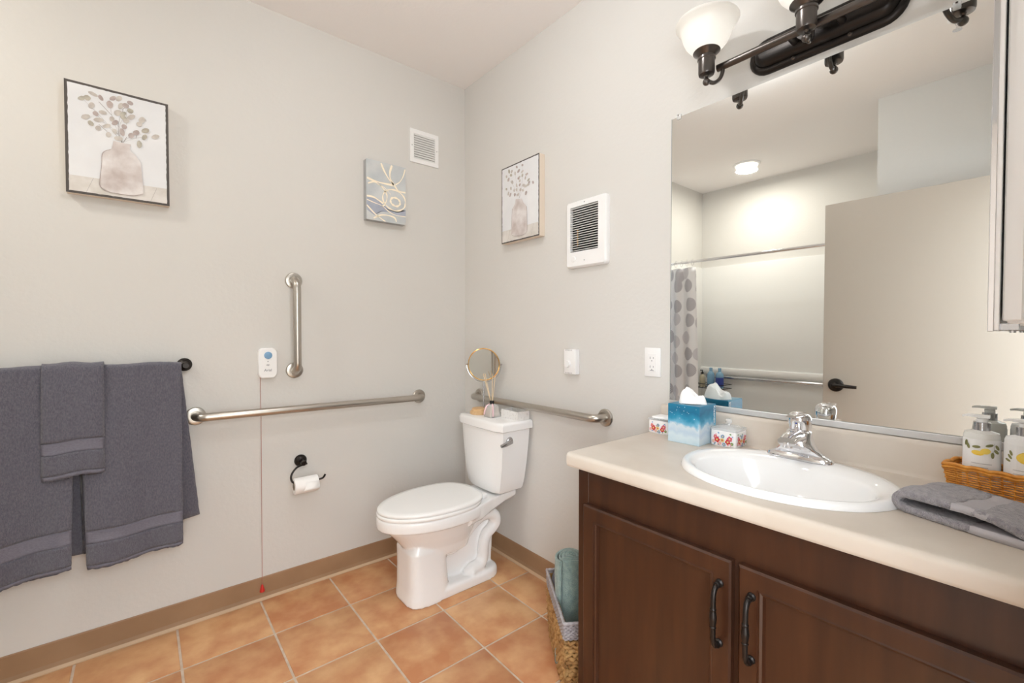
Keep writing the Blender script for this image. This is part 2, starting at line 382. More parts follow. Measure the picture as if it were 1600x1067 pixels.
# floor tiles
gx = [-.21-.307*k for k in range(-1, 8)]; gy = [-.30-.305*k for k in range(-1, 8)]
tcache = {}
for i in range(len(gx)-1):
    for j in range(len(gy)-1):
        x1 = min(gx[i]-.0042, -.002); x0 = max(gx[i+1]+.0042, XS); y1 = min(gy[j]-.0042, -.002); y0 = max(gy[j+1]+.0042, YC-T)
        if x1-x0 < .01 or y1-y0 < .01: continue
        key = (round(x1-x0, 3), round(y1-y0, 3))
        if key not in tcache:
            b = BM(); a, c = key; box(b, (-a/2, -c/2, -.008), (a/2, c/2, 0), .0022, 2); finish(b, 40)
            me = bpy.data.meshes.new('tile'); b.to_mesh(me); b.free(); me.materials.append(M['tile_clay']); tcache[key] = me
        o = bpy.data.objects.new('tile', tcache[key]); C.objects.link(o); o.parent = fl
        o.location = ((x0+x1)/2, (y0+y1)/2, random.uniform(-.0004, .0003)); o.rotation_euler = (random.uniform(-.001,.001), random.uniform(-.001,.001), 0)
# baseboards : cove profile
def baseboard(name, a, b, inward, label):
    a = Vector(a); b = Vector(b); n = Vector(inward); bm = BM()
    prof = [(0,0),(.016,0),(.016,.004),(.008,.012),(.0045,.026),(.0035,.10),(.002,.104),(0,.104)]
    loft(bm, [[p + n*q[0] + Vector((0,0,q[1])) for q in prof] for p in (a, b)])
    o = struct(name, bm, 'baseboard_vinyl', label, cat='baseboard')
    bm = BM(); prof = [(.0155,0),(.0172,0),(.0172,.0045),(.0120,.0100),(.0100,.0128),(.0090,.0122),(.0110,.008),(.0155,.004)]
    loft(bm, [[p + n*q[0] + Vector((0,0,q[1])) for q in prof] for p in (a, b)])
    part('cove_toe', bm, 'baseboard_toe', o, None)
baseboard('baseboard_back', (-2.24,0,0), (-.0,0,0), (0,-1,0), 'tan vinyl cove baseboard under the towels and grab bars')
baseboard('baseboard_right', (0,0,0), (0,-1.37,0), (-1,0,0), 'tan vinyl cove baseboard behind the toilet')
baseboard('baseboard_left', (XS,YC,0), (XS,YE,0), (1,0,0), 'tan vinyl cove baseboard behind the open door')

# door, open against the short wall
dr = thing('door_1', 'beige flush door standing open with a dark lever handle', 'door', (-1.85, YC+.03, 0)); dr['kind'] = 'structure'
part('leaf', box(BM(), (-1.845, -2.335, .012), (-1.805, -1.378, 2.03), .002, 1), 'door_paint', dr)
bm = BM(); lathe(bm, [(.041,0),(.041,.006),(.036,.012),(.016,.016),(.013,.03)], (-1.805,-1.448,.905), (1,0,0)); lathe(bm, [(.013,0),(.016,.035),(.016,.052),(.012,.056)], (-1.805,-1.448,.905), (1,0,0))
tube(bm, [(-1.757,-1.446,.905),(-1.757,-1.48,.906),(-1.759,-1.53,.903),(-1.763,-1.562,.902)], [.013,.0115,.0105,.0095], smooth_path=4)
part('lever_handle', bm, 'bronze', dr, label='dark bronze lever handle with round rose')
for z in (.25, 1.02, 1.8):
    part('hinge', lathe(BM(), [(.008,-.045),(.008,.045)], (-1.80,-2.338,z), n=12), 'bronze', dr)
bm = BM()
for lo, hi in (((-.93,YC-.001,0),(-.87,YC+.015,2.11)), ((-1.89,YC-.001,0),(-1.852,YC+.015,2.11)), ((-1.89,YC-.001,2.05),(-.87,YC+.015,2.11))): box(bm, lo, hi, .003, 1)
struct('trim_1', bm, 'white_plastic', 'white casing round the open doorway', cat='trim')

# ------------------------------------------------------------------ shower recess (seen in the mirror)
sh = thing('wall_shower_surround', 'white moulded shower surround with a ledge lining the recess', 'shower', (-2.7, -.7, 0)); sh['kind'] = 'structure'
part('back_panel', box(BM(), (XB, YE+.012, .02), (XB+.02, YA-.012, 1.915), .004), 'surround_white', sh)
part('side_panel', box(BM(), (XB+.001, YA-.02, .02), (-2.32, YA, 1.915), .004), 'surround_white', sh)
part('side_panel', box(BM(), (XB+.001, YE, .02), (XS-T-.02, YE+.02, 1.915), .004), 'surround_white', sh)
bm = BM(); prof = [(0,.80),(.03,.80),(.034,.806),(.034,.85),(.028,.862),(0,.868)]
loft(bm, [[Vector((XB+.018+a, y, z)) for a, z in prof] for y in (YE+.02, YA-.02)]); part('ledge', bm, 'surround_white', sh)
part('shower_pan', box(BM(), (XB+.001, YE+.001, -.001), (-2.33, YA-.001, .05), .01), 'surround_white', sh)
sb = thing('shower_grab_bar', 'long straight steel grab bar below the shower ledge', 'grab bar', (XB+.02, -.6, .775))
part('bar', tube(BM(), [(XB+.02,.0,.775),(XB+.062,-.005,.775),(XB+.07,-.03,.775),(XB+.07,-1.2,.775),(XB+.062,-1.225,.775),(XB+.02,-1.23,.775)], .016), 'dull_chrome', sb)
for y in (0, -1.23): part('flange', lathe(BM(), [(.04,0),(.04,.004),(.034,.009),(.018,.011)], (XB+.0195,y,.775), (1,0,0)), 'dull_chrome', sb)
rd = thing('curtain_rod', 'straight chrome shower curtain rod across the recess', 'curtain rod', (-2.35, YA, 1.875))
part('rod', tube(BM(), [(-2.35, YA-.001, 1.875), (-2.35, YE+.0005, 1.875)], .0125), 'chrome', rd)
for y, s in ((YA, -1), (YE, 1)): part('flange', lathe(BM(), [(.034,0),(.034,.006),(.02,.014)], (-2.35, y, 1.875), (0,s,0)), 'chrome', rd)
cu = thing('shower_curtain', 'white shower curtain printed with grey dots, drawn to one side', 'curtain', (-2.35, -.05, .1))
bm = BM(); uvl = bm.loops.layers.uv.new('UVMap'); NX, NZ = 90, 40; G = []
for i in range(NX+1):
    t = i/NX; col = []
    for k in range(NZ+1):
        s = k/NZ; z = 1.825 - s*1.7
        ww = .31 + .03*s
        y = .085 - t*ww - .012*s*math.sin(7*t)
        x = -2.35 + (.016+.012*s)*math.sin(t*2.6*2*PI+.6) + .01*s*math.sin(3*t+4*s)
        col.append((bm.verts.new((x, y, z)), t*.46, s*1.7))
    G.append(col)
for i in range(NX):
    for k in range(NZ):
        q = [G[i][k], G[i+1][k], G[i+1][k+1], G[i][k+1]]
        f = bm.faces.new([a[0] for a in q])
        for l, a in zip(f.loops, q): l[uvl].uv = (a[1], a[2])
o = part('fabric', bm, 'curtain_print', cu, 180, recalc=False); sm = o.modifiers.new('s', 'SOLIDIFY'); sm.thickness = .0015
for i in range(6):
    y = .075 - i*.055; bm = BM(); tube(bm, [(-2.35+.021*math.cos(a), y, 1.868+.03*math.sin(a)) for a in [2*PI*k/16 for k in range(16)]], .002, 6, closed=True); part('ring', bm, 'chrome', cu)
# wire caddy with three bottles in the shower corner
cy = thing('wire_caddy', 'black wire shower caddy holding bottles in the shower corner', 'caddy', (-2.97, -.05, .665))
bm = BM()
for z in (.665, .705):
    tube(bm, [(-3.06,.06,z),(-2.9,.06,z),(-2.9,-.24,z),(-3.06,-.24,z)], .004, 6, closed=True)
part('rim', bm, 'black_plastic', cy, None)
for k in range(9):
    y = .04 - k*.032; part('wire', tube(BM(), [(-3.06,y,.665),(-2.9,y,.665),(-2.9,y,.705)], .002, 5), 'black_plastic', cy, None)
part('hook', tube(BM(), [(-3.0885,-.09,.70),(-3.07,-.09,.69),(-3.06,-.09,.667)], .004, 6), 'black_plastic', cy, None)
def pumpish(name, label, x, y, z, r, h, m, capm, cap_r, cap_h, nozzle, band=None):
    t = thing(name, label, 'bottle', (x,y,z), 'bottles in the shower caddy')
    part('body', lathe(BM(), [(r*.92,0),(r,.006),(r,h*.78),(r*.85,h*.9),(cap_r*1.05,h)], (x,y,z)), m, t)
    part('cap', lathe(BM(), [(cap_r,h-.002),(cap_r,h+cap_h),(cap_r*.8,h+cap_h+.004)], (x,y,z)), capm, t)
    if nozzle: part('pump', tube(BM(), [(x,y,z+h+cap_h),(x,y,z+h+cap_h+.022),(x+.03,y+.005,z+h+cap_h+.022)], .005, 8), capm, t)
    if band: part('sleeve', lathe(BM(), [(r+.0008,.02),(r+.0008,h*.66)], (x,y,z), cap=False), band, t)
pumpish('shower_bottle', 'pale bottle with a dark pump in the shower caddy', -2.96, .015, .668, .028, .13, 'bottle_amber', 'bronze', .012, .02, 1)
pumpish('shower_bottle', 'light blue bottle in the middle of the shower caddy', -2.96, -.075, .668, .035, .165, 'bottle_blue', 'bottle_blue', .015, .035, 0)
pumpish('shower_bottle', 'light blue bottle with a navy sleeve in the shower caddy', -2.96, -.165, .668, .038, .165, 'bottle_blue', 'bottle_blue', .015, .035, 0, 'bottle_navy')
def flush_light(label, x, y, r, power, col=(1,.95,.86), drop=0):
    t = thing('ceiling_light', label, 'ceiling light', (x, y, H))
    part('trim_ring', lathe(BM(), [(r*1.22,0),(r*1.22,-.004),(r*1.15,-.012),(r*1.0,-.014),(r,0)], (x,y,H), cap=False), 'white_plastic', t)
    part('dome', lathe(BM(), [(r,-.012),(r*.97,-.024),(r*.85,-.038),(r*.6,-.048),(.001,-.052)], (x,y,H)), 'bulb_white', t)
    ld = bpy.data.lights.new('lamp', 'POINT' if drop else 'AREA'); ld.energy = power; ld.color = col
    if drop: ld.shadow_soft_size = .05
    else: ld.shape = 'DISK'; ld.size = r*1.9
    lo = bpy.data.objects.new('lamp', ld); C.objects.link(lo); lo.parent = t; lo.location = (0,0,-.056-drop)
flush_light('small round lit ceiling light over the shower', -2.60, -.56, .088, P_SHOWER)
flush_light('large round lit ceiling light added over the room, out of view', -.98, -1.25, .15, P_CEIL_ADDED, (.95,.98,1), .045)  # added lamp, assumed from downward shadows; hidden from camera and mirror
sp = thing('sprinkler_head', 'small chrome fire sprinkler head on the ceiling', 'sprinkler', (-1.457, -1.997, H))
part('escutcheon', lathe(BM(), [(.036,0),(.036,-.003),(.02,-.012)], (-1.457,-1.997,H)), 'white_plastic', sp)
part('nozzle', lathe(BM(), [(.01,-.01),(.01,-.03),(.006,-.034),(.006,-.05),(.017,-.052),(.017,-.055)], (-1.457,-1.997,H)), 'chrome', sp)

# ------------------------------------------------------------------ towels on the bronze bar
YB, ZB = -.068, 1.098
tb = thing('towel_bar', 'dark bronze towel bar under the grey towels', 'towel bar', (-1.72, 0, ZB))
part('bar', tube(BM(), [(-2.07, YB, ZB), (-1.392, YB, ZB)], .009), 'bronze', tb)
for x in (-2.06, -1.400):
    bm = BM(); lathe(bm, [(.027,0),(.027,.005),(.022,.012),(.012,.02),(.011,.05),(.015,.055),(.015,.08),(.010,.086)], (x,0,ZB), (0,-1,0)); part('post', bm, 'bronze', tb)
def towel(name, label, x0, x1, zf, zb, layer, bands, fold, back_dx=(0,0), front_dx=(0,0), seed=1, sag=0, back_cut=0):
    """sheet draped over the bar; bands: list of (z_low, z_high) woven strips on the front"""
    th = .0095; R = .012 + layer
    rnd = random.Random(seed); t = thing(name, label, 'towel', ((x0+x1)/2, YB, zf), 'grey towels on the bar')
    path = []   # (y, z, side)
    nb = 44
    for i in range(nb):
        s = i/nb; path.append((YB+R, zb+(ZB-zb)*s, 'b', 1-s))
    for i in range(9):
        a = PI*i/8; path.append((YB+R*math.cos(a), ZB+R*math.sin(a), 't', 0))
    cuts = sorted({z for b in bands for z in b}, reverse=True); zs = [ZB]; step = .0085
    for c in cuts + [zf]:
        k = max(1, int((zs[-1]-c)/step)); z_0 = zs[-1]
        zs += [z_0+(c-z_0)*(i+1)/k for i in range(k)]
    for z in zs[1:]: path.append((YB-R, z, 'f', (ZB-z)/(ZB-zf)))
    nx = max(12, int((x1-x0)/.0085)); rows = []
    ph = rnd.uniform(0, 6)
    for (y, z, sd, s) in path:
        row = []
        for i in range(nx+1):
            u = i/nx; x = x0+(x1-x0)*u
            if sd == 'f':
                x += s*(front_dx[0]*(1-u)+front_dx[1]*u)
                yy = y - s*fold*(.7+.6*math.sin(u*4.6+ph+.6*s)+.35*math.sin(u*9.5+2.5*s+2*ph)) - .010*s
                zz = z + s*sag*(u-.5) + .004*s*math.sin(u*7+ph)
                for (lo, hi) in bands:
                    if lo < z < hi: yy += .0018
                ed = min(u, 1-u)
                if ed < .08: yy += (.08-ed)*.16*s
            elif sd == 'b':
                x += s*(back_dx[0]*(1-u)+back_dx[1]*u); yy = min(y + .2*(ZB-z)*.05, -.012) ; zz = z + s*back_cut*(u-.5)
                yy += .003*math.sin(u*9+ph)*s
            else: yy, zz = y, z + .0025*math.sin(u*9+ph)
            row.append(Vector((x+rnd.uniform(-.0006,.0006), yy+rnd.uniform(-.0006,.0006), zz+rnd.uniform(-.0005,.0005))))
        rows.append((row, sd, z))
    groups = {}; 
    for k in range(len(rows)-1):
        zc = (rows[k][2]+rows[k+1][2])/2; g = 'body'
        if rows[k+1][1] == 'f':
            for bi, (lo, hi) in enumerate(bands):
                if lo < zc < hi: g = ('hem' if lo <= zf+.001 else 'woven_band', bi)
        groups.setdefault(g, []).append(k)
    for g, ks in groups.items():
        bm = BM(); vm = {}
        def V(k, i):
            if (k, i) not in vm: vm[(k, i)] = bm.verts.new(rows[k][0][i])
            return vm[(k, i)]
        for k in ks:
            for i in range(nx): bm.faces.new((V(k,i), V(k,i+1), V(k+1,i+1), V(k+1,i)))
        nm = 'cloth' if g == 'body' else g[0]
        o = part(nm, bm, 'towel_grey' if g == 'body' else 'towel_band', t, 180, recalc=False)
        sm = o.modifiers.new('s', 'SOLIDIFY'); sm.thickness = th if g == 'body' else th*.7; sm.offset = 0
    return t
towel('bath_towel', 'grey bath towel on the bar, the one farther from the grab bar', -2.035, -1.722, .378, .42, 0, [(.378,.391),(.466,.52)], .028, (0,.01), (-.01,-.018), 3, .03)
towel('bath_towel', 'grey bath towel on the bar end beside the horizontal grab bar', -1.712, -1.414, .380, .445, 0, [(.380,.392),(.468,.515)], .025, (.0,.055), (.014,-.006), 8, .012, .06)
towel('hand_towel', 'small grey hand towel draped over both bath towels', -1.805, -1.645, .722, .80, .010, [(.722,.737),(.806,.850)], .010, (0,0), (-.004,-.004), 5, .008)

# ------------------------------------------------------------------ wall prints
def canvas(name, label, face, org, wd, ht, dep, side_m):
    """face 'A' lies on the back wall, 'B' on the right wall; org = lower corner on the left as one faces it"""
    if face == 'A':
        loc = (org[0]+wd/2, 0, org[1]); surf0 = lambda d: (lambda u, v: Vector((org[0]+u, -dep-d, org[1]+v)))
        lo, hi = (org[0], -dep, org[1]), (org[0]+wd, 0, org[1]+ht)
    else:
        loc = (0, org[0]-wd/2, org[1]); surf0 = lambda d: (lambda u, v: Vector((-dep-d, org[0]-u, org[1]+v)))
        lo, hi = (-dep, org[0]-wd, org[1]), (0, org[0], org[1]+ht)
    t = thing(name, label, 'wall art', loc)
    part('canvas_frame', box(BM(), lo, hi, .0015, 1), side_m, t)
    return t, surf0
def flatpart(name, mats, t, fn):
    bm = BM(); fn(bm); o = part(name, bm, mats[0], t, None, recalc=False)
    for m in mats[1:]: o.data.materials.append(M[m])
    return o
def ragged(wd, ht, mg, n=40, j=.0009):
    P = []
    for (a, b) in (((mg,mg),(wd-mg,mg)),((wd-mg,mg),(wd-mg,ht-mg)),((wd-mg,ht-mg),(mg,ht-mg)),((mg,ht-mg),(mg,mg))):
        for i in range(n): s = i/n; P.append((a[0]+(b[0]-a[0])*s+random.uniform(-j,j), a[1]+(b[1]-a[1])*s+random.uniform(-j,j)))
    return P
def botanical(label, face, org, wd, ht, dep, mg, leaves, stems, vase, floor_v, lr):
    t, sf = canvas('botanical_canvas', label, face, org, wd, ht, dep, 'canvas_side')
    flatpart('dark_border', ['canvas_border'], t, lambda bm: poly(bm, [(0,0),(wd,0),(wd,ht),(0,ht)], sf(.0006)))
    flatpart('print_ground', ['canvas_white'], t, lambda bm: poly(bm, ragged(wd, ht, mg), sf(.0010)))
    flatpart('painted_ledge', ['ledge_wash','stem_ink'], t, lambda bm: (poly(bm, [(mg,mg),(wd-mg,mg),(wd-mg,floor_v[1]),(mg,floor_v[0])], sf(.0013)), [stroke(bm, [(a,mg),(a+.02,floor_v[0])], .0008, sf(.0015), 1) for a in (wd*.18, wd*.8)]))
    def lf(bm):
        for s in stems: stroke(bm, s, .0016, sf(.0014), 3)
        base = (sum(p[0] for p in vase)/len(vase), max(p[1] for p in vase))
        for (u, v) in leaves[::4]: stroke(bm, [(u,v), ((u+base[0])/2+random.uniform(-.01,.01), (v+base[1])/2+.01), base], .0006, sf(.0014), 3)
        for i, (u, v) in enumerate(leaves): poly(bm, ell(u, v, lr*random.uniform(.8,1.25), lr*random.uniform(.55,.85), random.uniform(0,3), 10, .08), sf(.0017+.00004*i), random.choice((0,0,1,2)))
    flatpart('painted_leaves', ['leaf_a','leaf_b','leaf_c','stem_ink'], t, lf)
    flatpart('painted_vase', ['vase_wash','leaf_c'], t, lambda bm: (poly(bm, vase, sf(.0036)), stroke(bm, vase[2:10], .0022, sf(.0039), 1)))
botanical('canvas print of a squat stone vase with eucalyptus, above the towels', 'A', (-1.74,1.741), .298, .406, .03, .0085, L1, S1, V1, (.064,.068), .0118)
botanical('canvas print of a tall bottle vase with leaves, beside the wall heater', 'B', (-.412,1.705), .296, .398, .037, .006, L2, [], V2, (.066,.066), .0098)
t, sf = canvas('abstract_canvas', 'small grey abstract canvas with gold swirls below the vent', 'A', (-.632,1.819), .220, .311, .038, 'abstract_side')
flatpart('painted_ground', ['abstract_ground'], t, lambda bm: poly(bm, [(0,0),(.220,0),(.220,.311),(0,.311)], sf(.0006)))
flatpart('painted_band', ['abstract_blue'], t, lambda bm: poly(bm, [(max(a+.005,0),b) for a, b in B3], sf(.0010)))
def gl(bm):
    for g, wv in zip(G3, (.008,.009,.005,.009,.006,.007,.009,.008,.004,.006,.007,.003)): stroke(bm, [(a+.005,b) for a, b in g], wv, sf(.0013), 0, 6, (.001,.219,.001,.310))
flatpart('gold_swirls', ['abstract_gold'], t, gl)

# ------------------------------------------------------------------ vent, grab bars, call unit, paper holder on the back wall
vt = thing('air_vent', 'small white louvred vent grille near the corner', 'vent', (-.278, 0, 2.19))
vx0, vx1, vz0, vz1 = -.368, -.187, 2.188, 2.374
bm = BM()
for lo, hi in (((vx0,-.008,vz0),(vx1,0,vz0+.024)),((vx0,-.008,vz1-.024),(vx1,0,vz1)),((vx0,-.008,vz0+.0235),(vx0+.024,0,vz1-.0235)),((vx1-.024,-.008,vz0+.0235),(vx1,0,vz1-.0235))): box(bm, lo, hi, .0012, 1)
part('frame', bm, 'white_plastic', vt, None)
part('backing', box(BM(), (vx0+.02,-.0012,vz0+.02),(vx1-.02,-.0002,vz1-.02)), 'stem_ink', vt, None)
for k in range(11):
    z = vz0+.028+k*(vz1-vz0-.056)/10; bm = BM(); a = .0062
    loft(bm, [[Vector((x,-.0012,z+a)),Vector((x,-.0022,z+a)),Vector((x,-.0085,z-a)),Vector((x,-.0075,z-a))] for x in (vx0+.022, vx1-.022)]); part('slat', bm, 'grille_white', vt, None)
for x in (vx0+.012, vx1-.012): part('screw', lathe(BM(), [(.003,0),(.002,.0014)], (x,-.008,(vz0+vz1)/2), (0,-1,0), 10), 'dull_chrome', vt)
def grab(label, a, b, nrm, dist, r=.0175, fr=.038):
    a = Vector(a); b = Vector(b); n = Vector(nrm); d = (b-a).normalized()
    t = thing('grab_bar', label, 'grab bar', a)
    pts = [a+n*.002]
    for k in range(7):
        s = PI/2*k/6; rr = .038; pts.append(a + n*(dist-rr+rr*math.sin(s)) + d*(rr-rr*math.cos(s)))
    for k in range(7):
        s = PI/2*k/6; pts.append(b + n*(dist-rr+rr*math.cos(s)) - d*(rr-rr*math.sin(s)))
    pts.append(b+n*.002)
    part('bar', tube(BM(), pts, r, 20), 'steel', t, 60)
    for p in (a, b): part('flange', lathe(BM(), [(fr,0),(fr,.006),(fr-.003,.010),(r+.007,.013),(r+.003,.0125)], p, n, 32, True), 'steel', t)
grab('long horizontal steel grab bar on the wall beside the towels', (-1.365,0,.878), (-.318,0,.868), (0,-1,0), .062)
grab('short vertical steel grab bar above the call unit', (-.975,0,1.478), (-.975,0,1.052), (0,-1,0), .06)
grab('horizontal steel grab bar on the wall behind the toilet tank', (0,-.155,.862), (0,-1.088,.866), (-1,0,0), .062)

cl = thing('call_unit', 'white emergency call unit with a blue button and red pull cord', 'call button', (-1.092, 0, 1.03))
bm = BM(); cx, cz = -1.092, 1.093
out = [(p[0], p[1]) for p in rrect(.078, .128, .018, 6)]
out = [(u, v - (.010*(1-(u/.039)**2) if v < -.03 else 0) + (.004*(1-(u/.039)**2) if v > .03 else 0)) for u, v in out]
loft(bm, [[Vector((cx+u*k, -d, cz+v*k)) for u, v in out] for k, d in ((1,0),(1,.017),(.985,.021),(.94,.0235))]); part('housing', bm, 'white_plastic', cl)
part('button', lathe(BM(), [(.0165,0),(.0165,.0024),(.0145,.003)], (cx+.001,-.0235,cz+.034), (0,-1,0)), 'device_blue', cl, label='round light blue button')
bm = BM(); lathe(bm, [(.0022,0),(.0022,.0004)], (cx,-.0235,cz+.006), (0,-1,0), 10)
for r0, r1, a0, a1 in ((.0075,.0062,0,PI),(.0045,.0034,0,PI)):
    for k in range(8):
        a, b = a0+(a1-a0)*k/8, a0+(a1-a0)*(k+1)/8
        bm.faces.new([bm.verts.new((cx+r*math.cos(q), -.02395, cz-.012+r*.8*math.sin(q))) for r, q in ((r0,a),(r0,b),(r1,b),(r1,a))])
lathe(bm, [(.0022,0),(.0022,.0004)], (cx,-.0235,cz-.0125), (0,-1,0), 10)
part('printed_symbol', bm, 'ink_grey', cl, None)
text_mesh('lettering', 'Arial', .0165, 'ink_grey', cl, Matrix.Translation((cx,-.0238,cz-.034)) @ Matrix.Rotation(PI/2,4,'X'))
part('pull_cord', tube(BM(), [(-1.121,-.010,1.036),(-1.121,-.012,.9),(-1.123,-.024,.82),(-1.124,-.024,.5),(-1.126,-.024,.075)], .0011, 6, smooth_path=4), 'cord_red', cl, label='thin red pull cord')
part('pull_tab', lathe(BM(), [(.002,.032),(.0035,.03),(.011,.002),(.0105,0)], (-1.126,-.024,.048)), 'pull_red', cl, label='small red cone at the end of the cord')
hx, hz = -.952, .614
hd = thing('paper_holder', 'dark bronze open-ended toilet paper holder', 'paper holder', (hx, 0, hz))
bm = BM(); lathe(bm, [(.0285,0),(.0285,.004),(.025,.012),(.018,.018),(.011,.022),(.010,.045),(.013,.05),(.013,.062),(.009,.066)], (hx,0,hz), (0,-1,0)); part('wall_rose', bm, 'bronze', hd)
part('arm', tube(BM(), [(hx+.016,-.055,hz-.006),(hx,-.056,hz-.008),(hx-.032,-.06,hz-.016),(hx-.056,-.066,hz-.045),(hx-.054,-.07,hz-.075),(hx-.03,-.072,hz-.086),(hx,-.072,hz-.087),(hx+.06,-.072,hz-.087),(hx+.083,-.072,hz-.083),(hx+.094,-.072,hz-.068)], .0046, 10, smooth_path=6), 'bronze', hd)
pr = thing('toilet_roll', 'white toilet paper roll hanging on the holder', 'toilet roll', (hx, -.072, hz-.13))
rc = (hx-.048, -.072, hz-.099); w0 = .104
bm = BM(); lathe(bm, [(.0185,0),(.0365,0),(.037,.002),(.037,w0-.002),(.0365,w0),(.0185,w0),(.0185,0)], rc, (1,0,0), 40, False)
bmesh.ops.remove_doubles(bm, verts=bm.verts, dist=1e-5); part('roll', bm, 'paper', pr)
part('core', lathe(BM(), [(.0186,-.0005),(.0186,w0+.0005),(.0172,w0+.0005),(.0172,-.0005)], rc, (1,0,0), 32, False), 'card_core', pr)
bm = BM(); fl_ = []
for k in range(5):
    a = .5-.22*k; fl_.append([Vector((rc[0]+x, rc[1]-.0375*math.cos(a)-.002*k, rc[2]+.0375*math.sin(a)-.001*k)) for x in (.046-.002*k*k*.5, w0)])
loft(bm, fl_, False, False); o = part('loose_sheet', bm, 'paper', pr, 180, recalc=False); o.modifiers.new('s','SOLIDIFY').thickness = .0008

# ------------------------------------------------------------------ right wall fittings
ht = thing('wall_heater', 'white recessed wall heater with black louvred grille', 'heater', (0, -.989, 1.525))
hy0, hy1, hz0, hz1 = -.874, -1.105, 1.524, 1.822; hc = ((hy0+hy1)/2, (hz0+hz1)/2); hw, hh = hy0-hy1, hz1-hz0
oy0, oy1, oz0, oz1 = -.900, -1.062, 1.594, 1.795      # grille opening
bm = BM()
oc = ((oy0+oy1)/2, (oz0+oz1)/2); inner = rrect(oy0-oy1, oz1-oz0, .003, 5)
ringi = [(oc[0]+u, oc[1]+v) for u, v in inner]
def hring(k, d, r=.016): return [Vector((-d, hc[0]+u, hc[1]+v)) for u, v in rrect(hw-2*k, hh-2*k, max(r-k,.004), 5)]
R = loft(bm, [hring(0,0), hring(0,.014), hring(.002,.021), hring(.007,.0255), [Vector((-.0255,a,b)) for a, b in ringi], [Vector((-.006,a,b)) for a, b in ringi]], False)
part('housing', bm, 'white_plastic', ht)
part('grille_backing', box(BM(), (-.007,oy1-.001,oz0-.001),(-.003,oy0+.001,oz1+.001)), 'dark_void', ht, None)
for k in range(19):
    z = oz0+.007+k*(oz1-oz0-.013)/18; bm = BM()
    loft(bm, [[Vector((-.012,y,z+.0008)),Vector((-.0235,y,z+.0008)),Vector((-.0235,y,z-.0012)),Vector((-.012,y,z-.0004))] for y in (oy0+.001, oy1-.001)]); part('slat', bm, 'grille_white', ht, None)
part('heating_coil', tube(BM(), [(-.0085,-.932,1.62),(-.0085,-.932,1.70)], .004, 8), 'gold', ht)
part('knob', lathe(BM(), [(.013,0),(.0125,.003),(.010,.004)], (-.0255,-.922,1.562), (-1,0,0)), 'white_plastic', ht)
for z in (1.552, 1.808): part('screw', lathe(BM(), [(.0028,0),(.002,.0012)], (-.0255,-.985,z), (-1,0,0), 10), 'dull_chrome', ht)

tm = thing('thermostat', 'white wall thermostat with a round dial', 'thermostat', (0, -.9, 1.042))
part('case', box(BM(), (-.028,-.937,1.041),(0,-.865,1.155), .003), 'white_plastic', tm)
part('dial', lathe(BM(), [(.0165,0),(.0165,.004),(.0145,.008),(.0145,.010)], (-.028,-.892,1.088), (-1,0,0)), 'white_plastic', tm)
for k in range(5):
    for z in (1.148, 1.044): part('slot', box(BM(), (-.0286,-.879-k*.009,z),(-.027,-.877-k*.009,z+.005)), 'ink_grey', tm, None)
ol = thing('wall_outlet', 'white square outlet plate with two sockets', 'outlet', (0, -1.317, 1.06))
part('plate', box(BM(), (-.006,-1.353,1.060),(0,-1.282,1.172), .003), 'white_plastic', ol)
part('insert', box(BM(), (-.0078,-1.335,1.081),(-.0055,-1.300,1.151), .001, 1), 'white_plastic', ol)
for z in (1.133, 1.099):
    for y, h in ((-1.310,.0045), (-1.324,.0035)): part('slot', box(BM(), (-.0081,y-.001,z-h),(-.0075,y+.001,z+h)), 'ink_grey', ol, None)
    part('slot', lathe(BM(), [(.0022,0),(.0022,.0004)], (-.0078,-1.317,z-.011), (-1,0,0), 10), 'ink_grey', ol, None)
part('test_button', box(BM(), (-.0083,-1.326,1.0835),(-.0075,-1.309,1.0855)), 'ink_grey', ol, None)

# ------------------------------------------------------------------ mirror
mr = thing('wall_mirror', 'large frameless wall mirror above the vanity', 'mirror', (0, -1.85, .965))
part('glass', box(BM(), (-.0055,YC+.004,.972),(-.0005,-1.395,2.022)), 'mirror_glass', mr, None)
part('edge_strip', box(BM(), (-.0056,-1.3955,.966),(-.0003,-1.3935,2.0225)), 'mirror_edge', mr, None)
bm = BM(); loft(bm, [[Vector((-a,y,z)) for a, z in ((0,.962),(.012,.962),(.012,.978),(.0105,.98),(.0095,.966),(0,.966))] for y in (-1.393, YC+.003)]); part('bottom_channel', bm, 'channel_metal', mr, None)
for y in (-1.423, -2.15):
    bm = BM(); box(bm, (-.010,y-.008,2.012),(0,y+.008,2.032), .003); part('clip', bm, 'clear_plastic', mr)
    part('clip_screw', lathe(BM(), [(.003,0),(.002,.0012)], (-.010,y,2.027), (-1,0,0), 10), 'dull_chrome', mr)

# ------------------------------------------------------------------ vanity light
LY = (-1.587, -1.868, -2.149); LX = -.125
vl = thing('vanity_light', 'dark bronze three-lamp bar light with frosted glass shades', 'light fixture', (0, -1.868, 2.10))
bm = BM()
def stad(L, r, d, n=12):
    P = []
    for s, a0 in ((1, 0), (-1, PI)):
        for i in range(n+1):
            a = a0 - PI/2 + PI*i/n; P.append(Vector((-d, -1.868 + s*L/2 + r*math.cos(a), 2.100 + r*math.sin(a))))
    return P
loft(bm, [stad(.284,.055,.0), stad(.284,.055,.007), stad(.284,.051,.013), stad(.284,.040,.0155), stad(.284,.037,.014), stad(.284,.035,.020), stad(.284,.028,.030), stad(.284,.018,.0335)])
part('backplate', bm, 'bronze', vl, 50)
for y in (-1.81, -1.926):
    part('standoff', lathe(BM(), [(.010,.03),(.010,.075),(.006,.08)], (0,y,2.091), (-1,0,0), 16), 'bronze_lamp', vl)
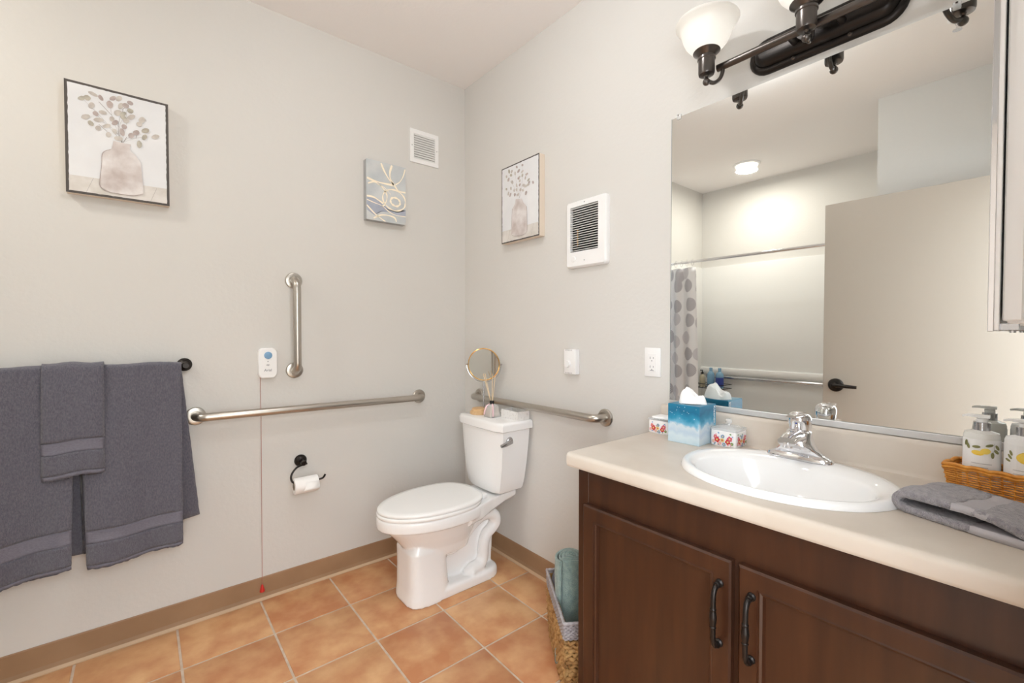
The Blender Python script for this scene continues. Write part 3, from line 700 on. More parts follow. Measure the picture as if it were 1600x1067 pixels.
for y in (-1.80, -1.94): part('screw_cap', lathe(BM(), [(.006,0),(.006,.003),(.003,.006)], (-.0145,y,2.056), (-1,0,0), 12), 'bronze_lamp', vl)
part('cross_bar', tube(BM(), [(-.078,-1.600,2.091),(-.078,-2.136,2.091)], .0115, 16), 'bronze_lamp', vl)
for y in LY:
    dy = 0 if y == LY[1] else (-.03 if y > LY[1] else .03)
    bm = BM(); tube(bm, [(-.078,y+dy,2.084),(-.080,y+dy,2.070),(-.086,y+dy*.8,2.05),(-.103,y+dy*.45,2.036),(-.118,y+dy*.1,2.040)], .0062, 12, smooth_path=5)
    part('arm', bm, 'bronze_lamp', vl)
    c = part('socket_cup', lathe(BM(), [(.006,.0),(.023,.004),(.0248,.010),(.0248,.050),(.0275,.052),(.0275,.058),(.0245,.061),(.029,.066),(.041,.076),(.040,.078),(.01,.074)], (LX,y,2.055), n=28), 'bronze_lamp', vl)
    bm = BM(); sphere(bm, (LX,y,2.037), .0115); lathe(bm, [(.006,-.005),(.0045,.003),(.009,.009)], (LX,y,2.048), n=16); part('finial', bm, 'bronze_lamp', c)
    z0 = 2.132
    prof = [(.030,-.002),(.038,.002),(.052,.013),(.064,.028),(.072,.046),(.077,.064),(.083,.076),(.092,.085),(.0955,.091),(.094,.094),(.090,.091),(.080,.079),(.074,.064),(.069,.046),(.061,.030),(.049,.016),(.034,.005),(.028,.002)]
    part('glass_shade', lathe(BM(), prof, (LX,y,z0), n=48, cap=False), 'shade_glass', vl, 60, label='white frosted bell glass shade')
    b = part('bulb', lathe(BM(), [(.012,0),(.013,.012),(.024,.030),(.028,.045),(.023,.060),(.001,.068)], (LX,y,z0+.002), n=20), 'lamp_bulb', vl)

# ------------------------------------------------------------------ medicine cabinet on the doorway wall
mc = thing('medicine_cabinet', 'white medicine cabinet with a metal-edged mirror door', 'cabinet', (-.24, YC, 1.24))
part('body', box(BM(), (-.405,YC+.001,1.247),(-.045,-2.262,2.02), .002, 1), 'white_plastic', mc)
part('inner_flange', box(BM(), (-.410,-2.28,1.252),(-.040,-2.2565,2.018), .002, 1), 'white_plastic', mc)
d = part('mirror_door', box(BM(), (-.418,-2.2535,1.236),(-.03,-2.2465,2.03), .001, 1), 'white_plastic', mc)
part('door_glass', box(BM(), (-.414,-2.2465,1.240),(-.034,-2.2425,2.026)), 'mirror_glass', d, None)
bm = BM()
for lo, hi in (((-.4195,-2.2475,1.234),(-.413,-2.2395,2.032)),((-.035,-2.2475,1.234),(-.029,-2.2395,2.032)),((-.413,-2.2475,1.234),(-.035,-2.2395,1.241)),((-.413,-2.2475,2.025),(-.035,-2.2395,2.032))): box(bm, lo, hi, .001, 1)
part('door_trim', bm, 'chrome', d, None)
for x in (-.395, -.06):
    bm = BM(); box(bm, (x-.008,-2.276,1.236),(x+.008,-2.251,1.2485), .001, 1); lathe(bm, [(.004,-.012),(.004,.006)], (x,-2.268,1.244), n=10); part('hinge', bm, 'dull_chrome', mc)

# ------------------------------------------------------------------ vanity
VY0, VY1, VX, VZ = -1.381, -2.362, -.497, .823
va = thing('vanity_cabinet', 'dark brown wooden vanity cabinet with two doors', 'cabinet', (-.25, -1.87, 0))
bm = BM(); box(bm, (VX+.02,VY0-.019,.0),(-.002,VY0,VZ), .001, 1); part('side_panel', bm, 'wood_side', va, None)
bm = BM(); box(bm, (VX+.02,VY1,.0),(-.002,VY1+.019,VZ), .001, 1); part('side_panel', bm, 'wood_side', va, None)
bm = BM()
for lo, hi in (((VX,VY0-.04,.09),(VX+.0205,VY0,VZ)),((VX,VY1,.09),(VX+.0205,VY1+.04,VZ)),((VX,VY1+.04,.70),(VX+.0205,VY0-.04,VZ)),((VX,VY1+.04,.09),(VX+.0205,VY0-.04,.13)),((VX,-1.883,.13),(VX+.0205,-1.835,.70))): box(bm, lo, hi, .0008, 1)
part('face_frame', bm, 'wood_brown', va, None)
part('toe_kick', box(BM(), (VX+.07,VY1+.02,0),(VX+.085,VY0-.02,.0905)), 'wood_side', va, None)
part('cabinet_bottom', box(BM(), (VX+.02,VY1+.02,.09),(-.003,VY0-.02,.11)), 'wood_side', va, None)
def vdoor(y0, y1, hy):
    z0, z1, fw = .105, .716, .054; X0, X1 = VX-.021, VX-.0005
    d = None; bm = BM()
    def rr(k, x): return [Vector((x,y0-k,z0+k)),Vector((x,y1+k,z0+k)),Vector((x,y1+k,z1-k)),Vector((x,y0-k,z1-k))]
    loft(bm, [rr(0,X1), rr(0,X0+.004), rr(.0045,X0), rr(fw-.014,X0), rr(fw-.0125,X0+.003), rr(fw-.009,X0+.0018), rr(fw-.004,X0+.0045), rr(fw,X0+.013), rr(fw,X1)], False)
    d = part('door', bm, 'wood_brown', va, None)
    part('panel', box(BM(), (X0+.0125,y1+fw-.001,z0+fw-.001),(X1-.002,y0-fw+.001,z1-fw+.001)), 'wood_brown', d, None)
    bm = BM(); za, zb = .657, .518; xo = X0-.026
    for z in (za, zb): lathe(bm, [(.0095,0),(.009,.003),(.006,.006),(.0055,.02)], (X0,hy,z), (-1,0,0), 16)
    for z in (za, zb): sphere(bm, (X0-.012,hy,z), .0075)
    tube(bm, [(X0-.012,hy,za),(X0-.023,hy,za-.006),(xo-.003,hy,za-.02),(xo-.004,hy,za-.045),(xo-.004,hy,za-.049),(xo-.004,hy,za-.052),(xo-.004,hy,za-.069),(xo-.004,hy,zb+.052),(xo-.004,hy,zb+.049),(xo-.004,hy,zb+.045),(xo-.003,hy,zb+.02),(X0-.023,hy,zb+.006),(X0-.012,hy,zb)],
         [.006,.0058,.0055,.0058,.0075,.0058,.0085,.0058,.0075,.0058,.0055,.0058,.006], 14, smooth_path=5)
    part('handle', bm, 'bronze', d, label='dark bronze bow handle with ringed middle')
vdoor(-1.416, -1.857, -1.832); vdoor(-1.873, -2.314, -1.902)

# ------------------------------------------------------------------ countertop
CZ = .865; CX = -.512
ct = thing('countertop', 'beige laminate countertop with backsplash on the vanity', 'countertop', (-.25, -1.87, VZ))
SC = (-.282, -1.872); SA, SB = .205, .245      # sink centre, half depth (x), half width (y)
cy0, cy1 = -1.366, YC+.001
bm = BM(); n = 96; E0 = []; E1 = []
for j in range(n):
    a = 2*PI*j/n; c, s = math.cos(a), math.sin(a)
    E0.append(Vector((SC[0]+(SA-.014)*c, SC[1]+(SB-.014)*s, CZ)))
    tx = ((0-SC[0]) if c > 0 else (CX-SC[0]))/c if abs(c) > 1e-6 else 1e9
    ty = ((cy0-SC[1]) if s > 0 else (cy1-SC[1]))/s if abs(s) > 1e-6 else 1e9
    k = min(tx, ty); E1.append(Vector((SC[0]+k*c, SC[1]+k*s, CZ)))
for q in ((0,cy0),(CX,cy0),(0,cy1),(CX,cy1)):      # snap the nearest rim vertex to each corner
    j = min(range(n), key=lambda i: (E1[i]-Vector((*q,CZ))).length); E1[j] = Vector((*q,CZ))
loft(bm, [[p-Vector((0,0,.04)) for p in E0], E0, E1, [p-Vector((0,0,.041)) for p in E1]], False)
part('top', bm, 'laminate', ct, None)
bm = BM(); prof = [(CX+.001,CZ),(-.524,CZ+.0004),(-.530,CZ-.0012),(-.5345,CZ-.006),(-.536,CZ-.013),(-.535,CZ-.034),(-.533,CZ-.041),(-.528,CZ-.043),(CX+.001,CZ-.043)]
loft(bm, [[Vector((x,y,z)) for x, z in prof] for y in (cy0, cy1)]); part('rolled_edge', bm, 'laminate', ct, 60)
bm = BM(); prof = [(0,CZ-.001),(-.026,CZ-.001),(-.0225,CZ+.004),(-.021,CZ+.010),(-.021,CZ+.082),(-.019,CZ+.091),(-.014,CZ+.0945),(-.0,CZ+.0945)]
loft(bm, [[Vector((x-.0005,y,z)) for x, z in prof] for y in (cy0, cy1)]); part('backsplash', bm, 'laminate', ct, 60)

sk = thing('sink_basin', 'white oval drop-in sink basin', 'sink', (*SC, CZ))
bm = BM(); RZ = CZ+.016
def el(cx, a, b, z): return sup(cx, SC[1], a, b, z, 2.05, 72)
loft(bm, [el(SC[0],SA-.016,SB-.016,CZ-.02), el(SC[0],SA-.0145,SB-.0145,CZ-.001), el(SC[0],SA,SB,CZ+.0005), el(SC[0],SA,SB,CZ+.004), el(SC[0],SA-.003,SB-.003,CZ+.010), el(SC[0],SA-.010,SB-.010,RZ), el(SC[0]-.003,SA-.020,SB-.020,RZ-.0005),
          el(SC[0]-.028,.150,SB-.040,RZ-.005), el(SC[0]-.029,.144,SB-.047,RZ-.014), el(SC[0]-.029,.138,SB-.056,RZ-.04), el(SC[0]-.026,.122,SB-.085,RZ-.085), el(SC[0]-.02,.085,.10,RZ-.125), el(SC[0]-.015,.045,.05,RZ-.138), el(SC[0]-.012,.021,.021,RZ-.140)], False)
part('bowl', bm, 'porcelain', sk, 80)
part('drain', lathe(BM(), [(.022,-.142),(.022,-.138),(.018,-.137),(.014,-.141)], (SC[0]-.012,SC[1],RZ)), 'chrome', sk)

FX, FY, FZ = -.118, -1.862, RZ-.002
fa = thing('sink_faucet', 'chrome single-lever faucet on the sink rim', 'faucet', (FX, FY, FZ))
bm = BM()
rings = []
for z, a, b, e in ((0,.027,.082,2.6),(.006,.027,.082,2.6),(.012,.0262,.078,2.5),(.017,.025,.066,2.4),(.024,.030,.056,2.4),(.034,.036,.046,2.6),(.048,.038,.038,2.6),(.062,.034,.033,2.4),(.074,.029,.031,2.1),(.080,.0275,.029,2),(.083,.022,.024,2)):
    rings.append(sup(FX+.002-(a-.0245)*.85, FY, a, b, FZ+z, e, 56))
loft(bm, rings)
rings = []      # spout
for k in range(9):
    s = k/8; x = FX + .004 - .100*s; zc = FZ + .058 + .012*math.sin(s*PI*.8) - .004*s; hw = .0275 - .006*s; hh = .019 - .006*s
    rings.append([Vector((x, FY+hw*math.cos(2*PI*j/24), zc+hh*math.sin(2*PI*j/24))) for j in range(24)])
loft(bm, rings); lathe(bm, [(.012,-.004),(.012,-.018),(.010,-.019)], (FX-.086,FY,FZ+.064), n=20)
part('body', bm, 'chrome', fa, 50)
bm = BM(); rings = []
for z, r, dx in ((.081,.0255,0),(.09,.0275,-.0005),(.105,.029,-.002),(.117,.0285,-.004),(.126,.0245,-.006),(.131,.0155,-.008),(.133,.002,-.009)): rings.append(sup(FX+.004+dx, FY, r, r, FZ+z, 2, 32))
loft(bm, rings)
rings = []
for k in range(7):
    s = k/6; x = FX - .005 - .058*s; zc = FZ + .120 + .005*s; hw = .019 - .006*s; hh = .0075 - .004*s
    rings.append([Vector((x, FY+hw*math.cos(2*PI*j/20), zc+hh*math.sin(2*PI*j/20))) for j in range(20)])
loft(bm, rings); part('lever', bm, 'chrome', fa, 50)
part('temperature_dot', lathe(BM(), [(.0025,0),(.0025,.0006)], (FX-.0262,FY,FZ+.103), (-1,0,0), 10), 'bottle_navy', fa, None)

# ------------------------------------------------------------------ things on the counter
# tissue box
tx0, tx1, ty0, ty1, tz1 = -.160, -.050, -1.592, -1.480, CZ+.128
tbx = thing('tissue_box', 'blue cloud-print cube tissue box with a tissue pulled up', 'tissue box', (-.105, -1.536, CZ))
part('carton', box(BM(), (tx0,ty0,CZ),(tx1,ty1,tz1), .0015, 1), 'tissue_print', tbx, None)
part('slot_opening', lathe(BM(), [(.036,0),(.036,.0006)], (-.105,-1.536,tz1)), 'dark_void', tbx, None)
text_mesh('lettering', 'Kleenex', .018, 'label_white', tbx, Matrix.Translation((tx1-.012, ty0-.0004, CZ+.094)) @ Matrix.Rotation(PI/2,4,'X') @ Matrix.Rotation(-PI/2,4,'Z'))
bm = BM(); random.seed(3)
for k in range(16): lathe(bm, [(random.uniform(.0006,.0014),0),(.0004,.0004)], (tx0-.0001, random.uniform(ty0+.008,ty1-.008), CZ+random.uniform(.08,.124)), (-1,0,0), 7)
part('printed_stars', bm, 'label_white', tbx, None)
# tissue: a crumpled mound pulled out of the slot
bm = BM(); NU, NV = 44, 30; Gd = []
for i in range(NU+1):
    row = []
    for k in range(NV+1):
        u, v = i/NU*2-1, k/NV*2-1; r2 = min(1, (abs(u)**2.6+abs(v)**2.6)); sx, sy = u*math.sqrt(1-v*v/2), v*math.sqrt(1-u*u/2)
        hgt = .052*max(0,1-r2)**.45*(.80+.30*math.cos((sx-.38)*4.4+.4*sy))
        hgt += .0025*math.sin(sx*9+sy*7)+.0018*math.sin(sy*15-sx*6)
        hgt *= (1-max(abs(sx),abs(sy))**6)
        row.append(bm.verts.new((-.098 + sy*.040 + .012*max(0,-sx), -1.532 + sx*.049 + .004*math.sin(sy*5), tz1-.004+hgt*1.0)))
    Gd.append(row)
for i in range(NU):
    for k in range(NV): bm.faces.new((Gd[i][k],Gd[i+1][k],Gd[i+1][k+1],Gd[i][k+1]))
o = part('tissue', bm, 'tissue', tbx, 180, recalc=True); o.modifiers.new('s','SOLIDIFY').thickness = .0012

# floral glass jars
def jar(label, x0, x1, y0, y1, h, lidded, seed):
    rnd = random.Random(seed); cx, cy = (x0+x1)/2, (y0+y1)/2; wx, wy = x1-x0, y1-y0
    t = thing('trinket_jar', label, 'jar', (cx, cy, CZ), 'floral trinket jars on the counter')
    def rg(k, z): return [Vector((cx+u, cy+v, CZ+z)) for u, v in rrect(wx+2*k, wy+2*k, .008, 4)]
    bm = BM(); loft(bm, [rg(-.003,0), rg(0,.004), rg(0,h-.003), rg(-.001,h), rg(-.004,h), rg(-.004,.006)]); part('body', bm, 'floral_ground', t)
    names = ['floral_red','floral_pink','floral_blue','floral_green','floral_yellow','floral_pale']
    def flowers(surf, wd):
        def fn(bm):
            k = 0
            for q in range(int(wd/.0035)):
                u = rnd.uniform(-wd*.42, wd*.42); v = rnd.uniform(h*.52, h*.86) if q % 2 else rnd.uniform(.006, h*.22)
                poly(bm, ell(u, v, rnd.uniform(.002,.0038), rnd.uniform(.0014,.0026), rnd.uniform(0,3), 8, .15), surf(.0005+.00001*q), rnd.choice((2,2,3,5,3)))
            for (u, v, r, c) in ((-.25,.42,.0095,0),(-.32,.60,.0062,1),(.22,.36,.0085,0),(.30,.56,.0085,1),(-.02,.42,.007,4),(-.40,.30,.006,5),(.06,.18,.006,2),(-.12,.22,.006,5),(.40,.28,.005,3),(0,.66,.006,2)):
                uu = u*wd
                for p in range(5):
                    a = 2*PI*p/5+k; poly(bm, ell(uu+r*.55*math.cos(a), v*h+r*.55*math.sin(a), r*.52, r*.46, a, 8), surf(.0009+.00002*k), c)
                poly(bm, ell(uu, v*h, r*.35, r*.35, 0, 8), surf(.0012+.00002*k), 4 if c != 4 else 0); k += 1
        return fn
    sf1 = lambda d: (lambda u, v: Vector((x0-d, cy-u, CZ+v))); sf2 = lambda d: (lambda u, v: Vector((cx+u, y0-d, CZ+v)))
    flatpart('floral_print', names, t, flowers(sf1, wy*.9)); flatpart('floral_print', names, t, flowers(sf2, wx*.9))
    if lidded:
        bm = BM(); loft(bm, [rg(.0015,h), rg(.002,h+.004), rg(.001,h+.007), rg(-.012,h+.011), rg(-.022,h+.015), rg(-.026,h+.015)]); part('lid', bm, 'clear_plastic', t)
        bm = BM(); lathe(bm, [(.006,h+.014),(.005,h+.018),(.010,h+.024),(.0105,h+.029),(.006,h+.034)], (cx,cy,CZ), n=20); part('knob', bm, 'clear_plastic', t)
        part('contents', box(BM(), (x0+.006,y0+.006,CZ+.01),(x1-.006,y1-.006,CZ+h-.008), .004), 'tissue', t)
    else:
        bm = BM(); loft(bm, [rg(.0015,h), rg(.002,h+.003), rg(.0005,h+.006), rg(-.006,h+.0065)]); part('lid', bm, 'clear_plastic', t)
        part('contents', box(BM(), (x0+.008,y0+.006,CZ+h+.005),(x1-.006,y1-.010,CZ+h+.0125), .003), 'tissue', t)
jar('square floral jar with a clear knobbed lid in front of the tissue box', -.104, -.024, -1.682, -1.600, .052, True, 4)
jar('square floral jar behind the tissue box, white pads on top', -.098, -.024, -1.446, -1.362, .048, False, 9)

# wicker basket with soap bottles
BA = math.radians(11)
kd = Vector((-math.sin(BA), -math.cos(BA), 0)); kw = Vector((math.cos(BA), -math.sin(BA), 0))     # along the basket, towards the wall
K0 = Vector((-.121, -2.168, CZ)); KL, KW, KH = .185, .066, .068
bk = thing('wicker_basket', 'orange-brown wicker basket holding soap bottles', 'basket', K0)
def kp(a, b, z, fl=0):   # a along, b across (0..1), flare with height
    f = fl*z/KH; return K0 + kd*((a-.5)*(KL+2*f)+KL/2) + kw*((b-.5)*(KW+2*f)+KW/2) + Vector((0,0,z))
part('floor_panel', loft_part := (lambda bm: (loft(bm, [[kp(a,b,z,.010) for a, b in ((0,0),(1,0),(1,1),(0,1))] for z in (.001,.004)]), bm)[1])(BM()), 'wicker', bk, None)
per = []
for (a0,b0),(a1,b1),nn in (((0,0),(1,0),22),((1,0),(1,1),8),((1,1),(0,1),22),((0,1),(0,0),8)):
    for i in range(nn): per.append((a0+(a1-a0)*i/nn, b0+(b1-b0)*i/nn))
NR = 13
for r in range(NR):
    z = .004 + r*(KH-.008)/(NR-1); pts = []
    for i, (a, b) in enumerate(per):
        p = kp(a, b, z, .010); c = kp(.5, .5, z, .010); o_ = (p-c); o_.z = 0
        s = .0016*(1 if (i//2 + r) % 2 else -1); pts.append(p + o_.normalized()*s)
    part('weave_strand', tube(BM(), pts, .0019, 6, closed=True), 'wicker', bk, 60)
for i in range(0, len(per), 2):
    a, b = per[i]; part('stake', tube(BM(), [kp(a,b,0.002,.010), kp(a,b,KH,.010)], .0017, 5), 'wicker', bk, 60)
pts = []
for i, (a, b) in enumerate(per):
    p = kp(a, b, KH+.001+.0028*abs(math.sin(i*PI/4)), .010); pts.append(p)
part('rim', tube(BM(), pts, .0042, 8, closed=True), 'wicker', bk, 60)
pts = [p + Vector((0,0,-.006)) + (kw*(-.002)) for p in pts]; part('rim', tube(BM(), pts, .003, 6, closed=True), 'wicker', bk, 60)
def soap(label, a, big, m_body, seed):
    c = K0 + kd*a + kw*(KW*.5); x, y, z = c.x, c.y, CZ+.005
    t = thing('soap_bottle', label, 'soap bottle', (x,y,z), 'soap bottles in the wicker basket'); r = .0295; h = .142
    part('body', lathe(BM(), [(r*.9,0),(r,.006),(r,h-.008),(r*.93,h-.001),(r*.55,h+.003),(.013,h+.004)], (x,y,z), n=36), m_body, t)
    part('collar', lathe(BM(), [(.0135,h+.002),(.0135,h+.021),(.011,h+.022)], (x,y,z)), 'dull_chrome', t)
    bm = BM(); lathe(bm, [(.0095,h+.0215),(.0095,h+.029),(.006,h+.03),(.006,h+.034)], (x,y,z), n=20)
    loft(bm, [[Vector((x+v_, y+.013-u_, z+h+zz)) for u_, v_ in ((-.0,-w_),(-.0,w_))] and [Vector((x-w_, y+yy, z+h+zz)), Vector((x+w_, y+yy, z+h+zz)), Vector((x+w_, y+yy, z+h+zz+th_)), Vector((x-w_, y+yy, z+h+zz+th_))] for yy, w_, zz, th_ in ((-.012,.008,.031,.006),(.006,.0085,.031,.0065),(.022,.006,.032,.005),(.031,.004,.030,.004))])
    part('pump_head', bm, 'white_plastic', t, 40)
    base = math.atan2(CAM.y-y, CAM.x-x)
    cyl = lambda d: (lambda u, v: Vector((x+(r+d)*math.cos(base+u/r), y+(r+d)*math.sin(base+u/r), z+v)))
    def lab(bm):
        n = 30
        for i in range(n):
            u0, u1 = -.056+.112*i/n, -.056+.112*(i+1)/n
            bm.faces.new([bm.verts.new(cyl(.0006)(u,v)) for u, v in ((u0,.018),(u1,.018),(u1,.128),(u0,.128))])
    flatpart('label', ['label_white'], t, lab)
    def pr_(bm):
        q0 = lambda i: cyl(.0010+.00003*i); q = lambda i: (lambda u, v: q0(i)(u, v+.016))
        if big:
            poly(bm, ell(.012,.088,.024,.0145,.1,18), q(1), 0, 5); poly(bm, ell(.034,.085,.005,.004,0,8), q(2), 0, 2); poly(bm, ell(.012,.084,.009,.007,0,12), q(8), 3, 4)
            for i, (u, v, ro) in enumerate(((-.022,.086,2.2),(-.026,.078,2.8),(-.020,.094,1.9))): poly(bm, ell(u,v,.006,.0026,ro,8), q(4+i), 1)
        else:
            poly(bm, ell(-.006,.083,.010,.0055,-.1,12), q(1), 0, 3); poly(bm, ell(.006,.088,.008,.0065,.2,12), q(6), 0, 3)
            for i, (u, v, ro) in enumerate(((-.008,.096,.1),(-.022,.096,1.9),(.012,.101,.3),(.026,.097,2.2),(.024,.088,2.4),(.017,.080,1.6),(-.026,.102,1.4))): poly(bm, ell(u,v,.0068,.0031,ro,10), q(8+i), 1, 2)
            stroke(bm, [(.02,.106),(.02,.095),(.018,.086)], .0009, q(12), 2)
        for i in range(3): stroke(bm, [(-.016,.060-.008*i),(.016-.006*(i%2),.060-.008*i)], .0012, q(13), 2)
    flatpart('label_print', ['lemon','leaf_green','print_ink','floral_yellow'], t, pr_)
soap('clear soap pump bottle with small lemons and leaves on its label', .040, False, 'bottle_clear', 1)
soap('white soap pump bottle with one big lemon on its label', .105, True, 'label_white', 2)

# folded hand towel on the counter
d1 = Vector((-.29,-.957,0)).normalized(); d2 = Vector((.957,-.29,0)).normalized()
P0 = Vector((-.339,-2.108, CZ)); LT, DT = .19, .165
ft = thing('folded_towel', 'folded grey hand towel lying on the counter edge', 'towel', P0)
th = .0085
def lay(s, w):   # centre line of the folded sheet: s 0..1 over the whole folded length
    pts = [(LT,.006),(LT*.6,.006),(.02,.006),(.004,.009),(.001,.0165),(.006,.0225),(.03,.024),(LT*.6,.022),(LT-.012,.021),(LT-.004,.0235),(LT-.003,.029),(LT-.012,.033),(LT*.6,.036),(.06,.037),(.03,.038)]
    return pts
def fold_sheet(name, pts, m, w0, w1, n=22, seed=1):
    rnd = random.Random(seed); bm = BM(); P = [Vector((a,b,0)) for a, b in pts]; Q = []
    k = len(P)
    for i in range(k-1):
        p0, p1, p2, p3 = P[max(i-1,0)], P[i], P[i+1], P[min(i+2,k-1)]
        for s in range(6):
            t = s/6; Q.append(.5*((2*p1)+(p2-p0)*t+(2*p0-5*p1+4*p2-p3)*t*t+(3*p1-p0-3*p2+p3)*t**3))
    Q.append(P[-1]); rows = []
    for j in range(n+1):
        w_ = w0+(w1-w0)*j/n; row = []
        for q in Q:
            ed = (.004*math.sin(w_*25+q.x*20)+.0025*math.sin(w_*60-q.x*35))*min(q.y/.03,1); sl = -.008*(w_/DT)*q.x/LT*min(q.y/.03,1)
            row.append(bm.verts.new(P0 + d1*(q.x+.05*w_*0) + d2*(w_+.006*math.sin(q.x*30+q.y*90)*.5) + Vector((0,0,max(q.y+ed+sl+rnd.uniform(-.0006,.0006),.0072)))))
        rows.append(row)
    for a, b in zip(rows, rows[1:]):
        for i in range(len(a)-1): bm.faces.new((a[i],a[i+1],b[i+1],b[i]))
    o = part(name, bm, m, ft, 180, recalc=False); s_ = o.modifiers.new('s','SOLIDIFY'); s_.thickness = .0140; s_.offset = 0
fold_sheet('cloth', [(LT*.62,.0075),(.05,.0075),(.014,.009),(.002,.016),(.001,.026),(.010,.036),(.035,.040),(.09,.037)], 'towel_counter', 0, DT, seed=2)
fold_sheet('cloth', [(.088,.037),(.12,.035),(.145,.033)], 'towel_band_counter', 0, DT, seed=3)
fold_sheet('woven_band', [(.118,.0355),(.14,.034),(.16,.031),(LT,.024)], 'towel_counter', 0, DT, seed=4)
fold_sheet('woven_band', [(LT*.61,.0072),(LT*.8,.0072),(LT,.0072)], 'towel_band_counter', 0, DT, seed=5)

# ------------------------------------------------------------------ toilet
TY = -.43
to = thing('toilet', 'white two-piece toilet with closed lid in the corner', 'toilet', (-.36, TY, 0))
def egg(x0, x1, hw, z, n=56, e=2.15):
    """x0 = back (near wall), x1 = front, distances from the wall"""
    cx = x0 + (x1-x0)*.42; out = []
    for j in range(n):
        t = 2*PI*j/n; c, s = math.cos(t), math.sin(t); a = (x1-cx) if c > 0 else (cx-x0)
        ee = 2.0 if c > 0 else e+.5
        out.append(Vector((-(cx + a*abs(c)**(2/ee)*(1 if c > 0 else -1)), TY + hw*abs(s)**(2/ee)*(1 if s > 0 else -1), z)))
    return out
bm = BM()
loft(bm, [egg(.30,.60,.10,.20), egg(.285,.625,.112,.245), egg(.275,.660,.134,.29), egg(.265,.700,.153,.335), egg(.26,.708,.160,.352), egg(.232,.744,.182,.358), egg(.230,.746,.183,.385), egg(.232,.744,.181,.405), egg(.24,.735,.174,.409)])
loft(bm, [sup(-.528,TY,.108,.113,0,3.6), sup(-.528,TY,.108,.113,.012,3.6), sup(-.529,TY,.101,.108,.06,4), sup(-.532,TY,.095,.103,.15,4.5), sup(-.534,TY,.094,.102,.235,4.8), sup(-.534,TY,.080,.088,.27,4)])
loft(bm, [sup(-.34,TY,.205,.112,0,4.5), sup(-.34,TY,.205,.112,.035,4.5), sup(-.34,TY,.200,.107,.047,4.5), sup(-.34,TY,.190,.096,.052,4.5)])
loft(bm, [[Vector((-x,TY+s*hw,z)) for x, z in ((.155,.03),(.46,.03),(.46,.30),(.13,.36))] for s, hw in ((-1,.040),(1,.040))])
loft(bm, [[Vector((-x,TY+y,z)) for y, z in ((-hw,zb),(-hw+.02,zb-.02),(hw-.02,zb-.02),(hw,zb),(hw,.408),(-hw,.408))] for x, hw, zb in ((.03,.095,.385),(.10,.100,.375),(.20,.118,.355),(.28,.150,.345),(.36,.165,.34))])
for s in (-1, 1):
    y = TY+s*.066
    tube(bm, [(-.47,TY+s*.03,.21),(-.42,y,.205),(-.365,y,.225),(-.31,y,.275),(-.255,y,.312),(-.20,y,.32),(-.158,y,.298),(-.150,y,.262),(-.172,y,.235),(-.205,y,.212),(-.222,y,.165),(-.225,y,.11),(-.245,y,.075),(-.29,y,.062),(-.33,y-s*.01,.045)],
         [.03,.029,.029,.030,.032,.033,.033,.031,.029,.028,.028,.028,.031,.033,.02], 18, smooth_path=5)
    lathe(bm, [(.016,0),(.016,.018),(.010,.026)], (-.30,TY+s*.088,.045), n=16)
remeshed('bowl', bm, .0048, 4, 'porcelain', to)
# seat and lid
bm = BM(); loft(bm, [egg(.245,.740,.180,.409), egg(.243,.743,.183,.413), egg(.243,.743,.183,.421), egg(.246,.739,.180,.4245)]); part('seat', bm, 'seat_plastic', to, 50)
bm = BM(); loft(bm, [egg(.237,.737,.178,.4262), egg(.235,.740,.181,.430), egg(.235,.740,.181,.437), egg(.239,.735,.177,.4415), egg(.26,.71,.155,.443)]); part('seat_lid', bm, 'seat_plastic', to, 50)
for s in (-1, 1):
    part('seat_hinge', box(BM(), (-.250,TY+s*.075-.022,.408),(-.218,TY+s*.075+.022,.432), .005), 'seat_plastic', to)
# tank
bm = BM()
def tk(x0, x1, hw, z, c=.04):
    pts = [(x0,hw),(x0,-hw),(x1-c*.35,-hw),(x1-.012,-hw+c*.3),(x1,-hw+c),(x1+.004,0),(x1,hw-c),(x1-.012,hw-c*.3),(x1-c*.35,hw)]
    return [Vector((-a,TY+b,z)) for a, b in pts]
rows = [(.030,.172,.118,.418),(.026,.182,.128,.424),(.022,.187,.136,.436),(.020,.190,.148,.48),(.018,.193,.162,.56),(.015,.196,.172,.65),(.013,.198,.178,.72),(.012,.199,.180,.748)]
loft(bm, [tk(*r_) for r_ in rows]); part('tank', bm, 'porcelain', to, 25)
bm = BM()
loft(bm, [tk(.008,.204,.186,.742,.045), tk(.004,.212,.193,.747,.045), tk(.004,.213,.194,.775,.045), tk(.006,.210,.191,.785,.045), tk(.012,.203,.184,.790,.045)]); part('tank_lid', bm, 'porcelain', to, 40)
lv = part('flush_lever', (lambda b: (lathe(b, [(.021,0),(.021,.005),(.017,.011),(.010,.014),(.009,.022)], (-.142,TY-.172,.696), (0,-1,0)), tube(b, [(-.142,TY-.192,.696),(-.160,TY-.194,.692),(-.182,TY-.193,.686),(-.204,TY-.190,.681)], [.012,.0115,.0105,.008], 12), b)[2])(BM()), 'dull_chrome', to, label='chrome side flush lever')
for s in (-1, 1): part('floor_bolt_cap', lathe(BM(), [(.014,0),(.013,.010),(.008,.016)], (-.30,TY+s*.085,.048), n=16), 'porcelain', to)

